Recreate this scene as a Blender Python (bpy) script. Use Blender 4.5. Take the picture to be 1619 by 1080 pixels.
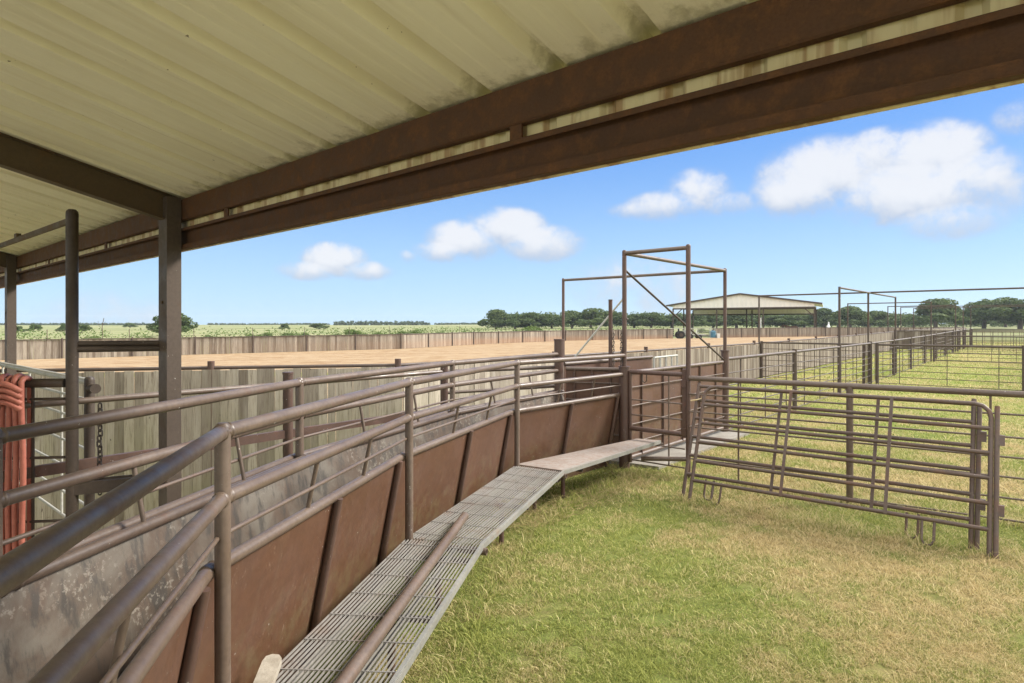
import bpy, math, random
import numpy as np
from mathutils import Vector as V3, noise as mn
random.seed(11); rng = np.random.default_rng(5)
R = math.radians
for o in list(bpy.data.objects): bpy.data.objects.remove(o)
sc = bpy.context.scene; col = sc.collection

# ------------------------------------------------------------------ camera
F = 976.0; CX, CY, CH = 810.0, 515.0, 2.1
cd = bpy.data.cameras.new('camera'); cam = bpy.data.objects.new('camera', cd); col.objects.link(cam)
cam.location = (0, 0, CH); cam.rotation_euler = (R(90), 0, 0)
cd.sensor_width = 36; cd.lens = F/1619*36; cd.shift_y = -(540-CY)/1619
cd.clip_start = .05; cd.clip_end = 9000; sc.camera = cam

# ------------------------------------------------------------------ light
SUN_EL, SUN_HEAD = R(37), R(76)          # heading measured clockwise from +Y
world = bpy.data.worlds.new('World'); sc.world = world; world.use_nodes = True
EXPOSURE = 2.08; SKY = .10; SUNW = 1.9
sd = bpy.data.lights.new('sun', 'SUN'); sun = bpy.data.objects.new('sun', sd); col.objects.link(sun)
sd.energy = SUNW; sd.angle = R(16); sd.color = (1, .955, .88)
sv = V3((math.sin(SUN_HEAD)*math.cos(SUN_EL), math.cos(SUN_HEAD)*math.cos(SUN_EL), math.sin(SUN_EL)))
sun.rotation_euler = sv.to_track_quat('Z', 'Y').to_euler(); sun.location = (0, 0, 60)
sc.view_settings.view_transform = 'Standard'; sc.view_settings.look = 'None'
sc.view_settings.exposure = EXPOSURE; sc.view_settings.gamma = 1

class NT:
    def __init__(s, tree): s.t = tree; s.n = tree.nodes; s.l = tree.links
    def node(s, typ, **kw):
        n = s.n.new(typ)
        for k, v in kw.items():
            if k.startswith('in_'):
                s.put(n.inputs[int(k[3:]) if k[3:].isdigit() else k[3:]], v)
            else: setattr(n, k, v)
        return n
    def put(s, sock, v):
        if hasattr(v, 'is_output'): s.l.new(v, sock)
        else: sock.default_value = v
    def m(s, op, a, b=None, c=None, clamp=False):
        n = s.n.new('ShaderNodeMath'); n.operation = op; n.use_clamp = clamp
        s.put(n.inputs[0], a)
        if b is not None: s.put(n.inputs[1], b)
        if c is not None: s.put(n.inputs[2], c)
        return n.outputs[0]
    def mix(s, f, a, b, blend='MIX'):
        n = s.n.new('ShaderNodeMix'); n.data_type = 'RGBA'; n.blend_type = blend
        s.put(n.inputs[0], f)
        for k, v in ((6, a), (7, b)):
            if isinstance(v, tuple): v = tuple(v)+((1,) if len(v) == 3 else ())
            s.put(n.inputs[k], v)
        return n.outputs[2]
    def noise(s, vec, scale, detail=4, rough=.55, dist=0):
        n = s.n.new('ShaderNodeTexNoise'); n.inputs['Scale'].default_value = scale
        n.inputs['Detail'].default_value = detail; n.inputs['Roughness'].default_value = rough
        n.inputs['Distortion'].default_value = dist
        if vec is not None: s.l.new(vec, n.inputs['Vector'])
        return n.outputs[0]
    def ramp(s, f, lo, hi, a=0., b=1.):
        n = s.n.new('ShaderNodeMapRange'); n.inputs[1].default_value = lo; n.inputs[2].default_value = hi
        n.inputs[3].default_value = a; n.inputs[4].default_value = b; s.put(n.inputs[0], f); n.interpolation_type = 'SMOOTHSTEP'
        return n.outputs[0]
    def mapv(s, vec, sc_=(1, 1, 1)):
        n = s.n.new('ShaderNodeMapping'); n.inputs['Scale'].default_value = sc_; s.l.new(vec, n.inputs[0]); return n.outputs[0]

def sky():
    w = NT(world.node_tree); w.n.clear()
    out = w.n.new('ShaderNodeOutputWorld'); bg = w.n.new('ShaderNodeBackground')
    bg.inputs[1].default_value = SKY; w.l.new(bg.outputs[0], out.inputs[0])
    st = w.n.new('ShaderNodeTexSky'); st.sky_type = 'NISHITA'; st.sun_disc = False
    st.sun_elevation = SUN_EL; st.sun_rotation = SUN_HEAD; st.air_density = 1.0; st.dust_density = .35; st.ozone_density = 2.0
    tc = w.n.new('ShaderNodeTexCoord'); sp = w.n.new('ShaderNodeSeparateXYZ'); w.l.new(tc.outputs['Generated'], sp.inputs[0])
    X, Y, Z = sp.outputs
    az = w.m('ARCTAN2', X, Y); el = w.m('ARCSINE', Z)
    n1 = w.noise(tc.outputs['Generated'], 13, 7, .62, .3); n2 = w.noise(tc.outputs['Generated'], 45, 5, .6, .2)
    nn = w.m('ADD', w.m('MULTIPLY', w.m('SUBTRACT', n1, .5), 1.9), w.m('MULTIPLY', w.m('SUBTRACT', n2, .5), 1.0))
    # clouds: (centre x, centre y, half width, half height, weight) read as directions, converted to azimuth and elevation
    blobs = [(530, 410, 42, 22, 1.2), (488, 428, 40, 13, .8), (578, 428, 40, 13, .8), (800, 360, 52, 26, 1.3), (735, 380, 48, 26, 1.2), (858, 385, 52, 24, 1.0),
             (700, 398, 40, 14, .9), (644, 406, 13, 9, .8), (1105, 304, 42, 30, 1.1), (1060, 325, 60, 20, .95), (1012, 332, 42, 12, .7), (1150, 322, 40, 16, .7),
             (1300, 275, 85, 45, 1.3), (1470, 245, 80, 42, 1.35), (1390, 245, 60, 34, 1.1), (1545, 285, 60, 45, 1.0), (1265, 305, 65, 34, 1.1), (1440, 305, 120, 44, 1.1),
             (1500, 350, 80, 26, .7), (1612, 185, 40, 24, .55), (1560, 300, 70, 50, .6), (180, 500, 90, 34, .45), (1010, 455, 110, 45, .5)]
    tot = None; shade = None
    def ae(px, py):
        x = (px-CX)/F; z = (CY-py)/F; return math.atan2(x, 1), math.asin(z/math.sqrt(x*x+1+z*z))
    for (px, py, rx, ry, wt) in blobs:
        a, e = ae(px, py); a2, _ = ae(px+rx, py); _, e2 = ae(px, py-ry)
        dx = w.m('DIVIDE', w.m('SUBTRACT', az, a), abs(a2-a)*1.5); dy = w.m('DIVIDE', w.m('SUBTRACT', el, e), abs(e2-e)*1.5)
        d2 = w.m('ADD', w.m('MULTIPLY', dx, dx), w.m('MULTIPLY', dy, dy))
        g = w.m('MULTIPLY', w.m('SUBTRACT', 1, d2, clamp=True), wt)
        tot = g if tot is None else w.m('MAXIMUM', tot, g)
        sh = w.m('MULTIPLY', g, w.m('MULTIPLY_ADD', dy, .5, .5, clamp=True))
        shade = sh if shade is None else w.m('MAXIMUM', shade, sh)
    # broad unseen cloud cover overhead and behind the camera, added as fill light
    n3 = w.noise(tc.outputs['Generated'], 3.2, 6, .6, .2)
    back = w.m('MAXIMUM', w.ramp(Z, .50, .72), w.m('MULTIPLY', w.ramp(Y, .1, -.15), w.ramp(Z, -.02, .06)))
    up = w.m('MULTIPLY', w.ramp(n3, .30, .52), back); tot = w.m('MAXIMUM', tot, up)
    dens = w.m('ADD', tot, w.m('MULTIPLY', nn, w.ramp(tot, 0, .5)))
    mask = w.ramp(dens, .02, 1.05)
    mask = w.m('MULTIPLY', mask, .93)
    q = 1/SKY/2**EXPOSURE
    lit = w.ramp(w.m('ADD', shade, w.m('MULTIPLY', nn, .35)), .0, .60)
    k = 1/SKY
    cc = w.mix(w.m('MAXIMUM', lit, w.m('MULTIPLY', back, .6)), (.50*q, .58*q, .72*q), (.90*q, .92*q, .96*q)); cc = w.mix(back, cc, (.60*k, .58*k, .54*k))  # unseen cover set far brighter than the visible clouds, for fill
    q = 1/SKY/2**EXPOSURE
    grad = w.mix(w.ramp(el, -.02, .34), (.46*q, .71*q, .97*q), (.115*q, .33*q, .83*q))
    base = w.mix(.93, st.outputs[0], grad)
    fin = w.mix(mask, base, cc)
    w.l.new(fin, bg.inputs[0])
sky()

# ------------------------------------------------------------------ materials
def newmat(name):
    m = bpy.data.materials.new(name); m.use_nodes = True; t = NT(m.node_tree)
    b = m.node_tree.nodes['Principled BSDF']; return m, t, b
def pos(t):
    return t.node('ShaderNodeNewGeometry').outputs['Position']
def bump(t, b, h, strength=.3, dist=.01):
    n = t.node('ShaderNodeBump'); n.inputs['Strength'].default_value = strength; n.inputs['Distance'].default_value = dist
    t.l.new(h, n.inputs['Height']); t.l.new(n.outputs[0], b.inputs['Normal'])
def mat_metal(name, base, worn, rust, rough=.42, scale=1., spots=True, metal=.0, rustamt=.5, spec=.5):
    m, t, b = newmat(name); p = pos(t)
    n1 = t.noise(p, 5*scale, 6, .65); n2 = t.noise(p, 38*scale, 4, .6); n3 = t.noise(p, 1.6*scale, 3)
    c = t.mix(t.ramp(n3, .35, .65, .2, .7), base, worn)
    c = t.mix(t.m('MULTIPLY', t.ramp(n1, .62-.2*rustamt, .78), .75), c, rust)
    c = t.mix(t.ramp(n2, .35, .75, 0, .35), c, tuple(x*.55 for x in base))
    if spots:
        n4 = t.noise(p, 55, 2, .5); n5 = t.noise(p, 3.1, 2, .5)
        c = t.mix(t.m('MULTIPLY', t.ramp(n4, .735, .76), t.ramp(n5, .45, .6)), c, (.55, .53, .48))
    t.put(b.inputs['Base Color'], c); b.inputs['Metallic'].default_value = metal
    t.put(b.inputs['Roughness'], t.ramp(n1, .3, .8, rough-.08, rough+.25)); b.inputs['Specular IOR Level'].default_value = spec
    if 'sheet' in name:
        sc1 = t.noise(t.mapv(p, (26, 26, 2.2)), 2.2, 3, .5, 2.5); sc2 = t.noise(p, 2.3, 3)
        c = t.mix(t.m('MULTIPLY', t.m('MULTIPLY', t.ramp(sc1, .67, .685), t.ramp(sc2, .46, .58)), .6), c, (.30, .21, .15))
        zz = t.node('ShaderNodeSeparateXYZ'); t.l.new(p, zz.inputs[0]); c = t.mix(t.m('MULTIPLY', t.m('MULTIPLY', t.ramp(zz.outputs[2], .85, .42), t.ramp(t.noise(p, 7, 6, .75), .45, .62)), .45), c, (.13, .095, .05))
        st = t.noise(t.mapv(p, (7, 7, .35)), 1.5, 5, .6); c = t.mix(t.ramp(st, .54, .74, 0, .35), c, (.12, .075, .045)); t.put(b.inputs['Base Color'], c)
        low = t.noise(p, 1.1, 2); n2 = t.m('ADD', n2, t.m('MULTIPLY', low, 14))
    bump(t, b, t.m('ADD', n2, t.m('MULTIPLY', n1, .6)), .25, .004); return m
M = {}
M['pipe'] = mat_metal('brown_pipe', (.098, .066, .047), (.150, .110, .082), (.105, .05, .030), .38, spec=.5)
M['pipe_red'] = mat_metal('reddish_pipe', (.072, .039, .027), (.098, .056, .039), (.13, .05, .03), .5)
M['pipe_dark'] = mat_metal('dark_pipe', (.058, .043, .032), (.085, .063, .047), (.07, .045, .03), .5, spec=.3)
M['pipe_far'] = mat_metal('far_pipe', (.062, .042, .031), (.092, .064, .048), (.10, .05, .03), .55, spots=False)
M['panel'] = mat_metal('panel_pipe', (.082, .053, .038), (.12, .082, .060), (.16, .078, .046), .5, rustamt=.9)
M['sheet'] = mat_metal('brown_sheet', (.082, .038, .020), (.108, .050, .027), (.066, .030, .015), .5, scale=.5, rustamt=.3)
M['beam'] = mat_metal('rusty_beam', (.100, .048, .024), (.068, .038, .023), (.165, .078, .034), .65, scale=2.6, spots=False, rustamt=.9, spec=.2)
M['rafter'] = mat_metal('rafter_steel', (.11, .078, .045), (.09, .062, .036), (.155, .09, .045), .6, spots=False, spec=.25)
M['column'] = mat_metal('column_steel', (.082, .062, .048), (.102, .078, .061), (.12, .075, .05), .5, spots=True, rustamt=.1, spec=.25)
M['galv'] = mat_metal('galvanised', (.235, .228, .20), (.315, .305, .27), (.22, .16, .11), .5, spots=False, metal=.35, rustamt=.5)
M['palerail'] = mat_metal('pale_pipe', (.36, .35, .30), (.46, .45, .40), (.24, .19, .14), .45, spots=False, rustamt=.4)
M['grate'] = mat_metal('grate_bar', (.21, .195, .175), (.33, .31, .285), (.17, .095, .06), .5, spots=False, metal=.2, rustamt=.7)
M['plate'] = mat_metal('rusty_plate', (.23, .185, .155), (.30, .265, .235), (.22, .13, .09), .6, scale=3, rustamt=1.1)
M['chain'] = mat_metal('chain', (.06, .045, .035), (.09, .07, .055), (.08, .045, .03), .5, spots=False)

def mat_inner():
    m, t, b = newmat('muddy_sheet'); p = pos(t)
    n1 = t.noise(p, 2.0, 5, .6, .6); n2 = t.noise(t.mapv(p, (1, 1, .25)), 12, 6, .7); n3 = t.noise(p, 30, 5, .7)
    c = t.mix(t.ramp(n1, .40, .60), (.105, .072, .050), (.16, .137, .108))
    c = t.mix(t.ramp(n2, .47, .62, 0, .8), c, (.055, .048, .040))
    sm = t.m('MULTIPLY', t.ramp(n3, .53, .62), t.ramp(t.noise(p, 1.5, 3), .45, .62))
    c = t.mix(t.m('MULTIPLY', sm, .6), c, (.36, .32, .26))
    t.put(b.inputs['Base Color'], c); b.inputs['Roughness'].default_value = .6
    bump(t, b, t.m('ADD', n2, n3), .3, .005); return m
M['inner'] = mat_inner()

def mat_roof(name, base, dirty):
    m, t, b = newmat(name); p = pos(t)
    sx = t.node('ShaderNodeSeparateXYZ'); t.l.new(p, sx.inputs[0]); X, Y, Z = sx.outputs
    vv = t.m('ADD', t.m('MULTIPLY', X, -.748), t.m('MULTIPLY', Y, .664)); uu = t.m('ADD', t.m('MULTIPLY', X, .664), t.m('MULTIPLY', Y, .748))
    cb = t.node('ShaderNodeCombineXYZ'); t.put(cb.inputs[0], t.m('MULTIPLY', vv, 6)); t.put(cb.inputs[1], t.m('MULTIPLY', uu, .35)); t.put(cb.inputs[2], t.m('MULTIPLY', Z, .5))
    n1 = t.noise(cb.outputs[0], 1.6, 6, .65); n2 = t.noise(p, 1.3, 4); n3 = t.noise(p, 45, 3)
    c = t.mix(t.ramp(n1, .42, .72, 0, .55), base, dirty); c = t.mix(t.ramp(n2, .4, .7, 0, .3), c, dirty)
    n4 = t.noise(p, 24, 2); c = t.mix(t.m('MULTIPLY', t.ramp(n4, .76, .78), .8), c, (.12, .08, .04))
    if 'roof' in name:      # olive grime that has gathered along the eave, and rust bleeding at the lap seams
        gr = t.m('MULTIPLY', t.ramp(t.m('ADD', uu, t.m('MULTIPLY', t.m('SUBTRACT', t.noise(p, 9, 5, .7), .5), .5)), 1.98, 2.16), .55); c = t.mix(gr, c, (.24, .21, .085))
        c = t.mix(t.m('MULTIPLY', t.ramp(t.noise(cb.outputs[0], .9, 5, .7), .60, .72), .45), c, (.42, .35, .18))
    if 'fascia' in name:
        c = t.mix(t.m('MULTIPLY', t.ramp(t.noise(cb.outputs[0], 1.3, 4, .6), .50, .60), .75), c, (.33, .17, .06))
    t.put(b.inputs['Base Color'], c); b.inputs['Roughness'].default_value = .5
    bump(t, b, n3, .08, .002); return m
M['roof'] = mat_roof('cream_roof_sheet', (.88, .84, .66), (.74, .68, .48))
M['fascia'] = mat_roof('cream_fascia', (.74, .64, .36), (.50, .36, .16))
M['cream'] = mat_roof('cream_gable', (.70, .67, .60), (.62, .59, .52))

def mat_wood():
    m, t, b = newmat('weathered_boards'); p = pos(t)
    at = t.node('ShaderNodeAttribute', attribute_name='tone').outputs['Fac']
    off = t.node('ShaderNodeVectorMath', operation='ADD'); t.l.new(p, off.inputs[0])
    cb = t.node('ShaderNodeCombineXYZ'); t.put(cb.inputs[2], t.m('MULTIPLY', at, 37.0)); t.l.new(cb.outputs[0], off.inputs[1])
    g = t.noise(t.mapv(off.outputs[0], (22, 22, 1.3)), 2.2, 6, .7); g2 = t.noise(t.mapv(off.outputs[0], (8, 8, .5)), 1.2, 4)
    c = t.mix(at, (.14, .112, .085), (.46, .405, .325))
    c = t.mix(t.ramp(g, .46, .68, 0, .7), c, (.135, .10, .075))
    c = t.mix(t.ramp(g2, .5, .7, 0, .4), c, (.46, .42, .35))
    sz = t.node('ShaderNodeSeparateXYZ'); t.l.new(p, sz.inputs[0])
    alg = t.m('MULTIPLY', t.ramp(sz.outputs[2], 1.15, .1), t.ramp(t.noise(t.mapv(p, (1, 1, .5)), 1.8, 3), .42, .6))
    alg = t.m('MULTIPLY', alg, t.ramp(sz.outputs[1], 20, 12)); c = t.mix(t.m('MULTIPLY', alg, .22), c, (.22, .235, .085))
    far = t.m('MULTIPLY', t.ramp(sz.outputs[1], 40, 80), t.ramp(sz.outputs[2], 1.0, .3)); c = t.mix(t.m('MULTIPLY', far, .55), c, (.33, .19, .11))
    kn = t.noise(t.mapv(off.outputs[0], (9, 9, 4)), 1.6, 2); c = t.mix(t.ramp(kn, .74, .78), c, (.07, .05, .04))
    t.put(b.inputs['Base Color'], c); b.inputs['Roughness'].default_value = .9; b.inputs['Specular IOR Level'].default_value = .2
    bump(t, b, g, .5, .006); return m
M['wood'] = mat_wood()
def mat_simple(name, c1, c2, scale=3, rough=.9, bs=.3):
    m, t, b = newmat(name); p = pos(t); n = t.noise(p, scale, 6, .65); n2 = t.noise(p, scale*9, 4, .6)
    c = t.mix(t.ramp(n, .35, .65), c1, c2); c = t.mix(t.ramp(n2, .4, .75, 0, .3), c, tuple(x*.6 for x in c1))
    t.put(b.inputs['Base Color'], c); b.inputs['Roughness'].default_value = rough; b.inputs['Specular IOR Level'].default_value = .25
    bump(t, b, n2, bs, .01); return m
M['plank'] = mat_simple('pale_plank', (.30, .26, .20), (.40, .355, .285), 6)
M['straw'] = mat_simple('straw', (.24, .19, .08), (.36, .29, .13), 30)
def mat_sand():
    m, t, b = newmat('arena_sand_mat'); p = pos(t)
    n1 = t.noise(t.mapv(p, (.12, .5, 1)), 1.3, 6, .65, .4); n2 = t.noise(t.mapv(p, (.6, 2, 1)), 1.5, 5, .6); n3 = t.noise(p, 6, 6, .7)
    c = t.mix(t.ramp(n1, .36, .62), (.215, .135, .07), (.29, .205, .12)); c = t.mix(t.ramp(n2, .45, .62, 0, .85), c, (.37, .285, .18))
    c = t.mix(t.ramp(n3, .50, .70, 0, .6), c, (.19, .115, .06))
    n4 = t.noise(t.mapv(p, (.5, 1.2, 1)), .9, 4, .6, 1.); c = t.mix(t.ramp(n4, .58, .68, 0, .5), c, (.22, .12, .05))
    t.put(b.inputs['Base Color'], c); b.inputs['Roughness'].default_value = .95; b.inputs['Specular IOR Level'].default_value = .1
    bump(t, b, n3, .6, .03); return m
M['sand'] = mat_sand()
M['concrete'] = mat_simple('concrete', (.20, .18, .15), (.27, .25, .215), 2)
M['dirt'] = mat_simple('dirt_floor_mat', (.42, .37, .28), (.52, .47, .37), 1.2)
M['rubber'] = mat_simple('red_hose', (.29, .09, .062), (.37, .13, .09), 4, .5, .1)
M['rope'] = mat_simple('rope', (.55, .43, .23), (.62, .5, .3), 20)
M['blue'] = mat_simple('blue_plastic', (.05, .14, .20), (.08, .19, .26), 8, .5)
M['grey'] = mat_simple('grey_paint', (.22, .23, .21), (.33, .34, .31), 8, .5)
M['black'] = mat_simple('dark_rubber', (.02, .02, .02), (.035, .03, .03), 8, .8)
M['horse'] = mat_simple('bay_coat', (.045, .022, .014), (.08, .04, .022), 3, .6)
M['whitehorse'] = mat_simple('grey_coat', (.42, .43, .42), (.55, .56, .54), 3, .6)
M['white'] = mat_simple('white_paint', (.6, .58, .53), (.7, .68, .62), 5, .6)
M['bark'] = mat_simple('bark', (.10, .08, .06), (.15, .12, .09), 6)
def mat_leaf(name, c1, c2, c3):
    m, t, b = newmat(name); p = pos(t); oi = t.node('ShaderNodeObjectInfo').outputs['Random']
    at = t.node('ShaderNodeAttribute', attribute_name='tone').outputs['Fac']
    c = t.mix(at, c1, c2); n = t.noise(p, .35, 3); c = t.mix(t.ramp(n, .4, .65, 0, .6), c, c3)
    c = t.mix(t.m('MULTIPLY', oi, .4), c, c1)
    t.put(b.inputs['Base Color'], c); b.inputs['Roughness'].default_value = .7; b.inputs['Specular IOR Level'].default_value = .2
    tr = t.node('ShaderNodeBsdfTranslucent'); t.put(tr.inputs[0], c); mx = t.node('ShaderNodeMixShader'); mx.inputs[0].default_value = .3
    t.l.new(b.outputs[0], mx.inputs[1]); t.l.new(tr.outputs[0], mx.inputs[2])
    t.l.new(mx.outputs[0], t.n['Material Output'].inputs[0]); return m
M['oak'] = mat_leaf('oak_leaves', (.045, .075, .024), (.17, .21, .075), (.085, .13, .045))
M['brush'] = mat_leaf('brush_leaves', (.075, .12, .03), (.17, .23, .065), (.12, .17, .05))
M['distant'] = mat_leaf('distant_leaves', (.06, .085, .05), (.10, .14, .07), (.08, .11, .06))

def patches(t, p):
    """grass colour that depends on the place: green, yellow-green, straw, bare"""
    big = t.noise(p, .55, 5, .62, .5); mid = t.noise(p, 2.1, 5, .65, .3); sz = t.node('ShaderNodeSeparateXYZ'); t.l.new(p, sz.inputs[0])
    dry = t.m('ADD', t.m('MULTIPLY', big, .55), t.m('MULTIPLY', mid, .45))
    # drier lane beside the leaning panels, greener beside the catwalk
    lane = t.ramp(sz.outputs[0], .6, 3.6, -.045, .035)
    near = t.ramp(sz.outputs[1], 7.5, 10, 1., .0)
    return t.m('ADD', dry, t.m('MULTIPLY', lane, near)), sz
def mat_ground():
    m, t, b = newmat('grass_ground'); p = pos(t); dry, sz = patches(t, p)
    fine = t.noise(p, 9, 6, .7); ff = t.noise(p, 60, 4, .7)
    g = t.mix(t.ramp(fine, .35, .65), (.11, .15, .032), (.19, .225, .055))
    s = t.mix(t.ramp(fine, .35, .65), (.23, .18, .075), (.33, .26, .12))
    c = t.mix(t.ramp(dry, .42, .62), g, s)
    nearbare = t.m('MULTIPLY', t.ramp(ff, .40, .6), t.ramp(sz.outputs[1], 16, 9)); c = t.mix(t.m('MULTIPLY', nearbare, .5), c, (.13, .10, .05))
    # the fields beyond the pens: pale hay green with bands
    fld = t.noise(t.mapv(p, (.02, .09, 1)), 1.0, 5, .6, .3)
    fc = t.mix(t.ramp(fld, .42, .6), (.175, .195, .088), (.27, .255, .145)); f2 = t.noise(t.mapv(p, (.25, .5, 1)), .8, 6, .7)
    fc = t.mix(t.ramp(f2, .5, .62, 0, .65), fc, (.14, .19, .06)); c = t.mix(t.ramp(sz.outputs[1], 55, 85), c, fc)
    wide = t.mix(t.ramp(t.noise(p, .13, 4), .42, .6), (.19, .23, .05), (.30, .275, .10))
    c = t.mix(t.m('MULTIPLY', t.m('MULTIPLY', t.ramp(sz.outputs[1], 10, 18), t.ramp(sz.outputs[1], 80, 50)), .55), c, wide)
    t.put(b.inputs['Base Color'], c); b.inputs['Roughness'].default_value = 1; b.inputs['Specular IOR Level'].default_value = .05
    bump(t, b, t.m('ADD', fine, ff), .7, .04); return m
M['ground'] = mat_ground()
def mat_blade():
    m, t, b = newmat('grass_blades'); p = pos(t); dry, sz = patches(t, p)
    at = t.node('ShaderNodeAttribute', attribute_name='tone').outputs['Fac']
    g = t.mix(at, (.14, .185, .036), (.50, .50, .15)); s = t.mix(at, (.40, .30, .13), (.68, .56, .31))
    d2 = t.m('ADD', dry, t.m('MULTIPLY', t.m('SUBTRACT', at, .5), .22))
    c = t.mix(t.ramp(d2, .43, .585), g, s)
    t.put(b.inputs['Base Color'], c); b.inputs['Roughness'].default_value = .7; b.inputs['Specular IOR Level'].default_value = .15
    tr = t.node('ShaderNodeBsdfTranslucent'); t.put(tr.inputs[0], c); mx = t.node('ShaderNodeMixShader'); mx.inputs[0].default_value = .35
    t.l.new(b.outputs[0], mx.inputs[1]); t.l.new(tr.outputs[0], mx.inputs[2]); t.l.new(mx.outputs[0], t.n['Material Output'].inputs[0]); return m
M['blade'] = mat_blade()

# ------------------------------------------------------------------ helpers
def tag(o, label=None, cat=None, group=None, kind=None):
    if label: o['label'] = label
    if cat: o['category'] = cat
    if group: o['group'] = group
    if kind: o['kind'] = kind
    return o
def empty(name, loc=(0, 0, 0)):
    o = bpy.data.objects.new(name, None); col.objects.link(o); o.location = loc; o.empty_display_size = .2; return o
def thing(name, loc, label, cat, group=None): return tag(empty(name, loc), label, cat, group)
class MB:
    def __init__(s): s.v = []; s.f = []; s.sm = []; s.tone = []
    def add(s, vs, fs, smooth=False, tone=.5):
        k = len(s.v); s.v += [tuple(v) for v in vs]
        for f in fs: s.f.append(tuple(i+k for i in f)); s.sm.append(smooth); s.tone.append(tone)
        return s
    def tube(s, a, b, r, n=12, cap=True, r2=None, dome=False):
        a = V3(a); b = V3(b); d = (b-a)
        if d.length < 1e-6: return s
        d.normalize(); u = d.orthogonal().normalized(); w = d.cross(u); r2 = r if r2 is None else r2
        rings = [(a, r), (b, r2)]
        if dome: rings += [(b+d*r*.45, r2*.93), (b+d*r*.8, r2*.6)]
        vs = [c+(u*math.cos(2*math.pi*i/n)+w*math.sin(2*math.pi*i/n))*q for c, q in rings for i in range(n)]
        fs = [(k*n+i, k*n+(i+1) % n, (k+1)*n+(i+1) % n, (k+1)*n+i) for k in range(len(rings)-1) for i in range(n)]
        s.add(vs, fs, True)
        if cap:
            m = (len(rings)-1)*n
            s.add([vs[i] for i in range(n)][::-1], [tuple(range(n))]); s.add([vs[m+i] for i in range(n)], [tuple(range(n))])
        return s
    def path(s, pts, r, n=10, cap=True):
        pts = [V3(p) for p in pts]; N = len(pts); T = []
        for i in range(N):
            d = (pts[min(i+1, N-1)]-pts[max(i-1, 0)]).normalized(); T.append(d)
        u = T[0].orthogonal().normalized(); vs = []
        for i in range(N):
            u = (u-T[i]*u.dot(T[i])).normalized(); w = T[i].cross(u); q = r
            if 0 < i < N-1:
                c = (pts[i]-pts[i-1]).normalized().dot(T[i]); q = r
            vs += [pts[i]+(u*math.cos(2*math.pi*k/n)+w*math.sin(2*math.pi*k/n))*q for k in range(n)]
        s.add(vs, [(i*n+k, i*n+(k+1) % n, (i+1)*n+(k+1) % n, (i+1)*n+k) for i in range(N-1) for k in range(n)], True)
        if cap: s.add(vs[:n][::-1], [tuple(range(n))]); s.add(vs[-n:], [tuple(range(n))])
        return s
    def box(s, c, ax, ay, az, tone=.5):
        c = V3(c); ax = V3(ax); ay = V3(ay); az = V3(az)
        vs = [c+ax*i+ay*j+az*k for i in (-1, 1) for j in (-1, 1) for k in (-1, 1)]
        return s.add(vs, [(0, 1, 3, 2), (4, 6, 7, 5), (0, 4, 5, 1), (2, 3, 7, 6), (0, 2, 6, 4), (1, 5, 7, 3)], False, tone)
    def bar(s, a, b, w, h, up=(0, 0, 1), tone=.5):
        a = V3(a); b = V3(b); d = b-a; L = d.length; d.normalize(); up = V3(up); sd_ = d.cross(up).normalized(); u2 = sd_.cross(d)
        return s.box((a+b)/2, d*L/2, sd_*w/2, u2*h/2, tone)
    def quad(s, a, b, c, d, th=.006, tone=.5):
        a, b, c, d = map(V3, (a, b, c, d)); n = (b-a).cross(d-a).normalized()*th/2
        vs = [a-n, b-n, c-n, d-n, a+n, b+n, c+n, d+n]
        return s.add(vs, [(3, 2, 1, 0), (4, 5, 6, 7), (0, 1, 5, 4), (1, 2, 6, 5), (2, 3, 7, 6), (3, 0, 4, 7)], False, tone)
    def weld(s, p, d, r):     # bead of weld round a pipe end
        d = V3(d).normalized(); p = V3(p); u = d.orthogonal().normalized(); w = d.cross(u); n = 14; vs = []
        for k, (o_, q) in enumerate(((-.009, .99), (-.003, 1.13), (.004, 1.12), (.010, .99))):
            vs += [p+d*(o_+random.uniform(-.0015, .0015))+(u*math.cos(2*math.pi*i/n)+w*math.sin(2*math.pi*i/n))*r*q*random.uniform(.98, 1.05) for i in range(n)]
        return s.add(vs, [(j*n+i, j*n+(i+1) % n, (j+1)*n+(i+1) % n, (j+1)*n+i) for j in range(3) for i in range(n)], True)
    def build(s, name, mat, parent=None):
        off = V3((0, 0, 0))
        if parent is not None:
            q = parent
            while q is not None: off += q.location; q = q.parent
        me = bpy.data.meshes.new(name); me.from_pydata([(v[0]-off.x, v[1]-off.y, v[2]-off.z) for v in s.v], [], s.f)
        me.polygons.foreach_set('use_smooth', s.sm); at = me.attributes.new('tone', 'FLOAT', 'FACE'); at.data.foreach_set('value', s.tone)
        me.materials.append(mat); me.update(); o = bpy.data.objects.new(name, me); col.objects.link(o); o.parent = parent; return o

UX, UY = .652, .758
C0 = (4.14, 12.0)
def sst(x, a, b):
    t = min(1, max(0, (x-a)/(b-a))); return t*t*(3-2*t)
def H(x, y):                                    # height of the land
    return H0(x, y)-1.35*sst(-x, .0, 7)*sst(y, 5.2, 7.8)*(1-sst(y, 14, 30))
def H0(x, y):
    h = .0095*max(-45, min(45, x))*sst(y, 14, 50)
    h += .0062*max(0, min(y, 650)-100)*sst(y, 100, 140)
    h += mn.noise(V3((x*.012, y*.012, 0)))*.6*sst(y, 120, 300)
    return h
def W(u, v=0., z=None):                         # pens frame: u along the lane, v towards the arena
    x = C0[0]+UX*u-UY*v; y = C0[1]+UY*u+UX*v
    return V3((x, y, H(x, y)+(z or 0)))
def G(x, y, z=0.): return V3((x, y, H(x, y)+z))

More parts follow.
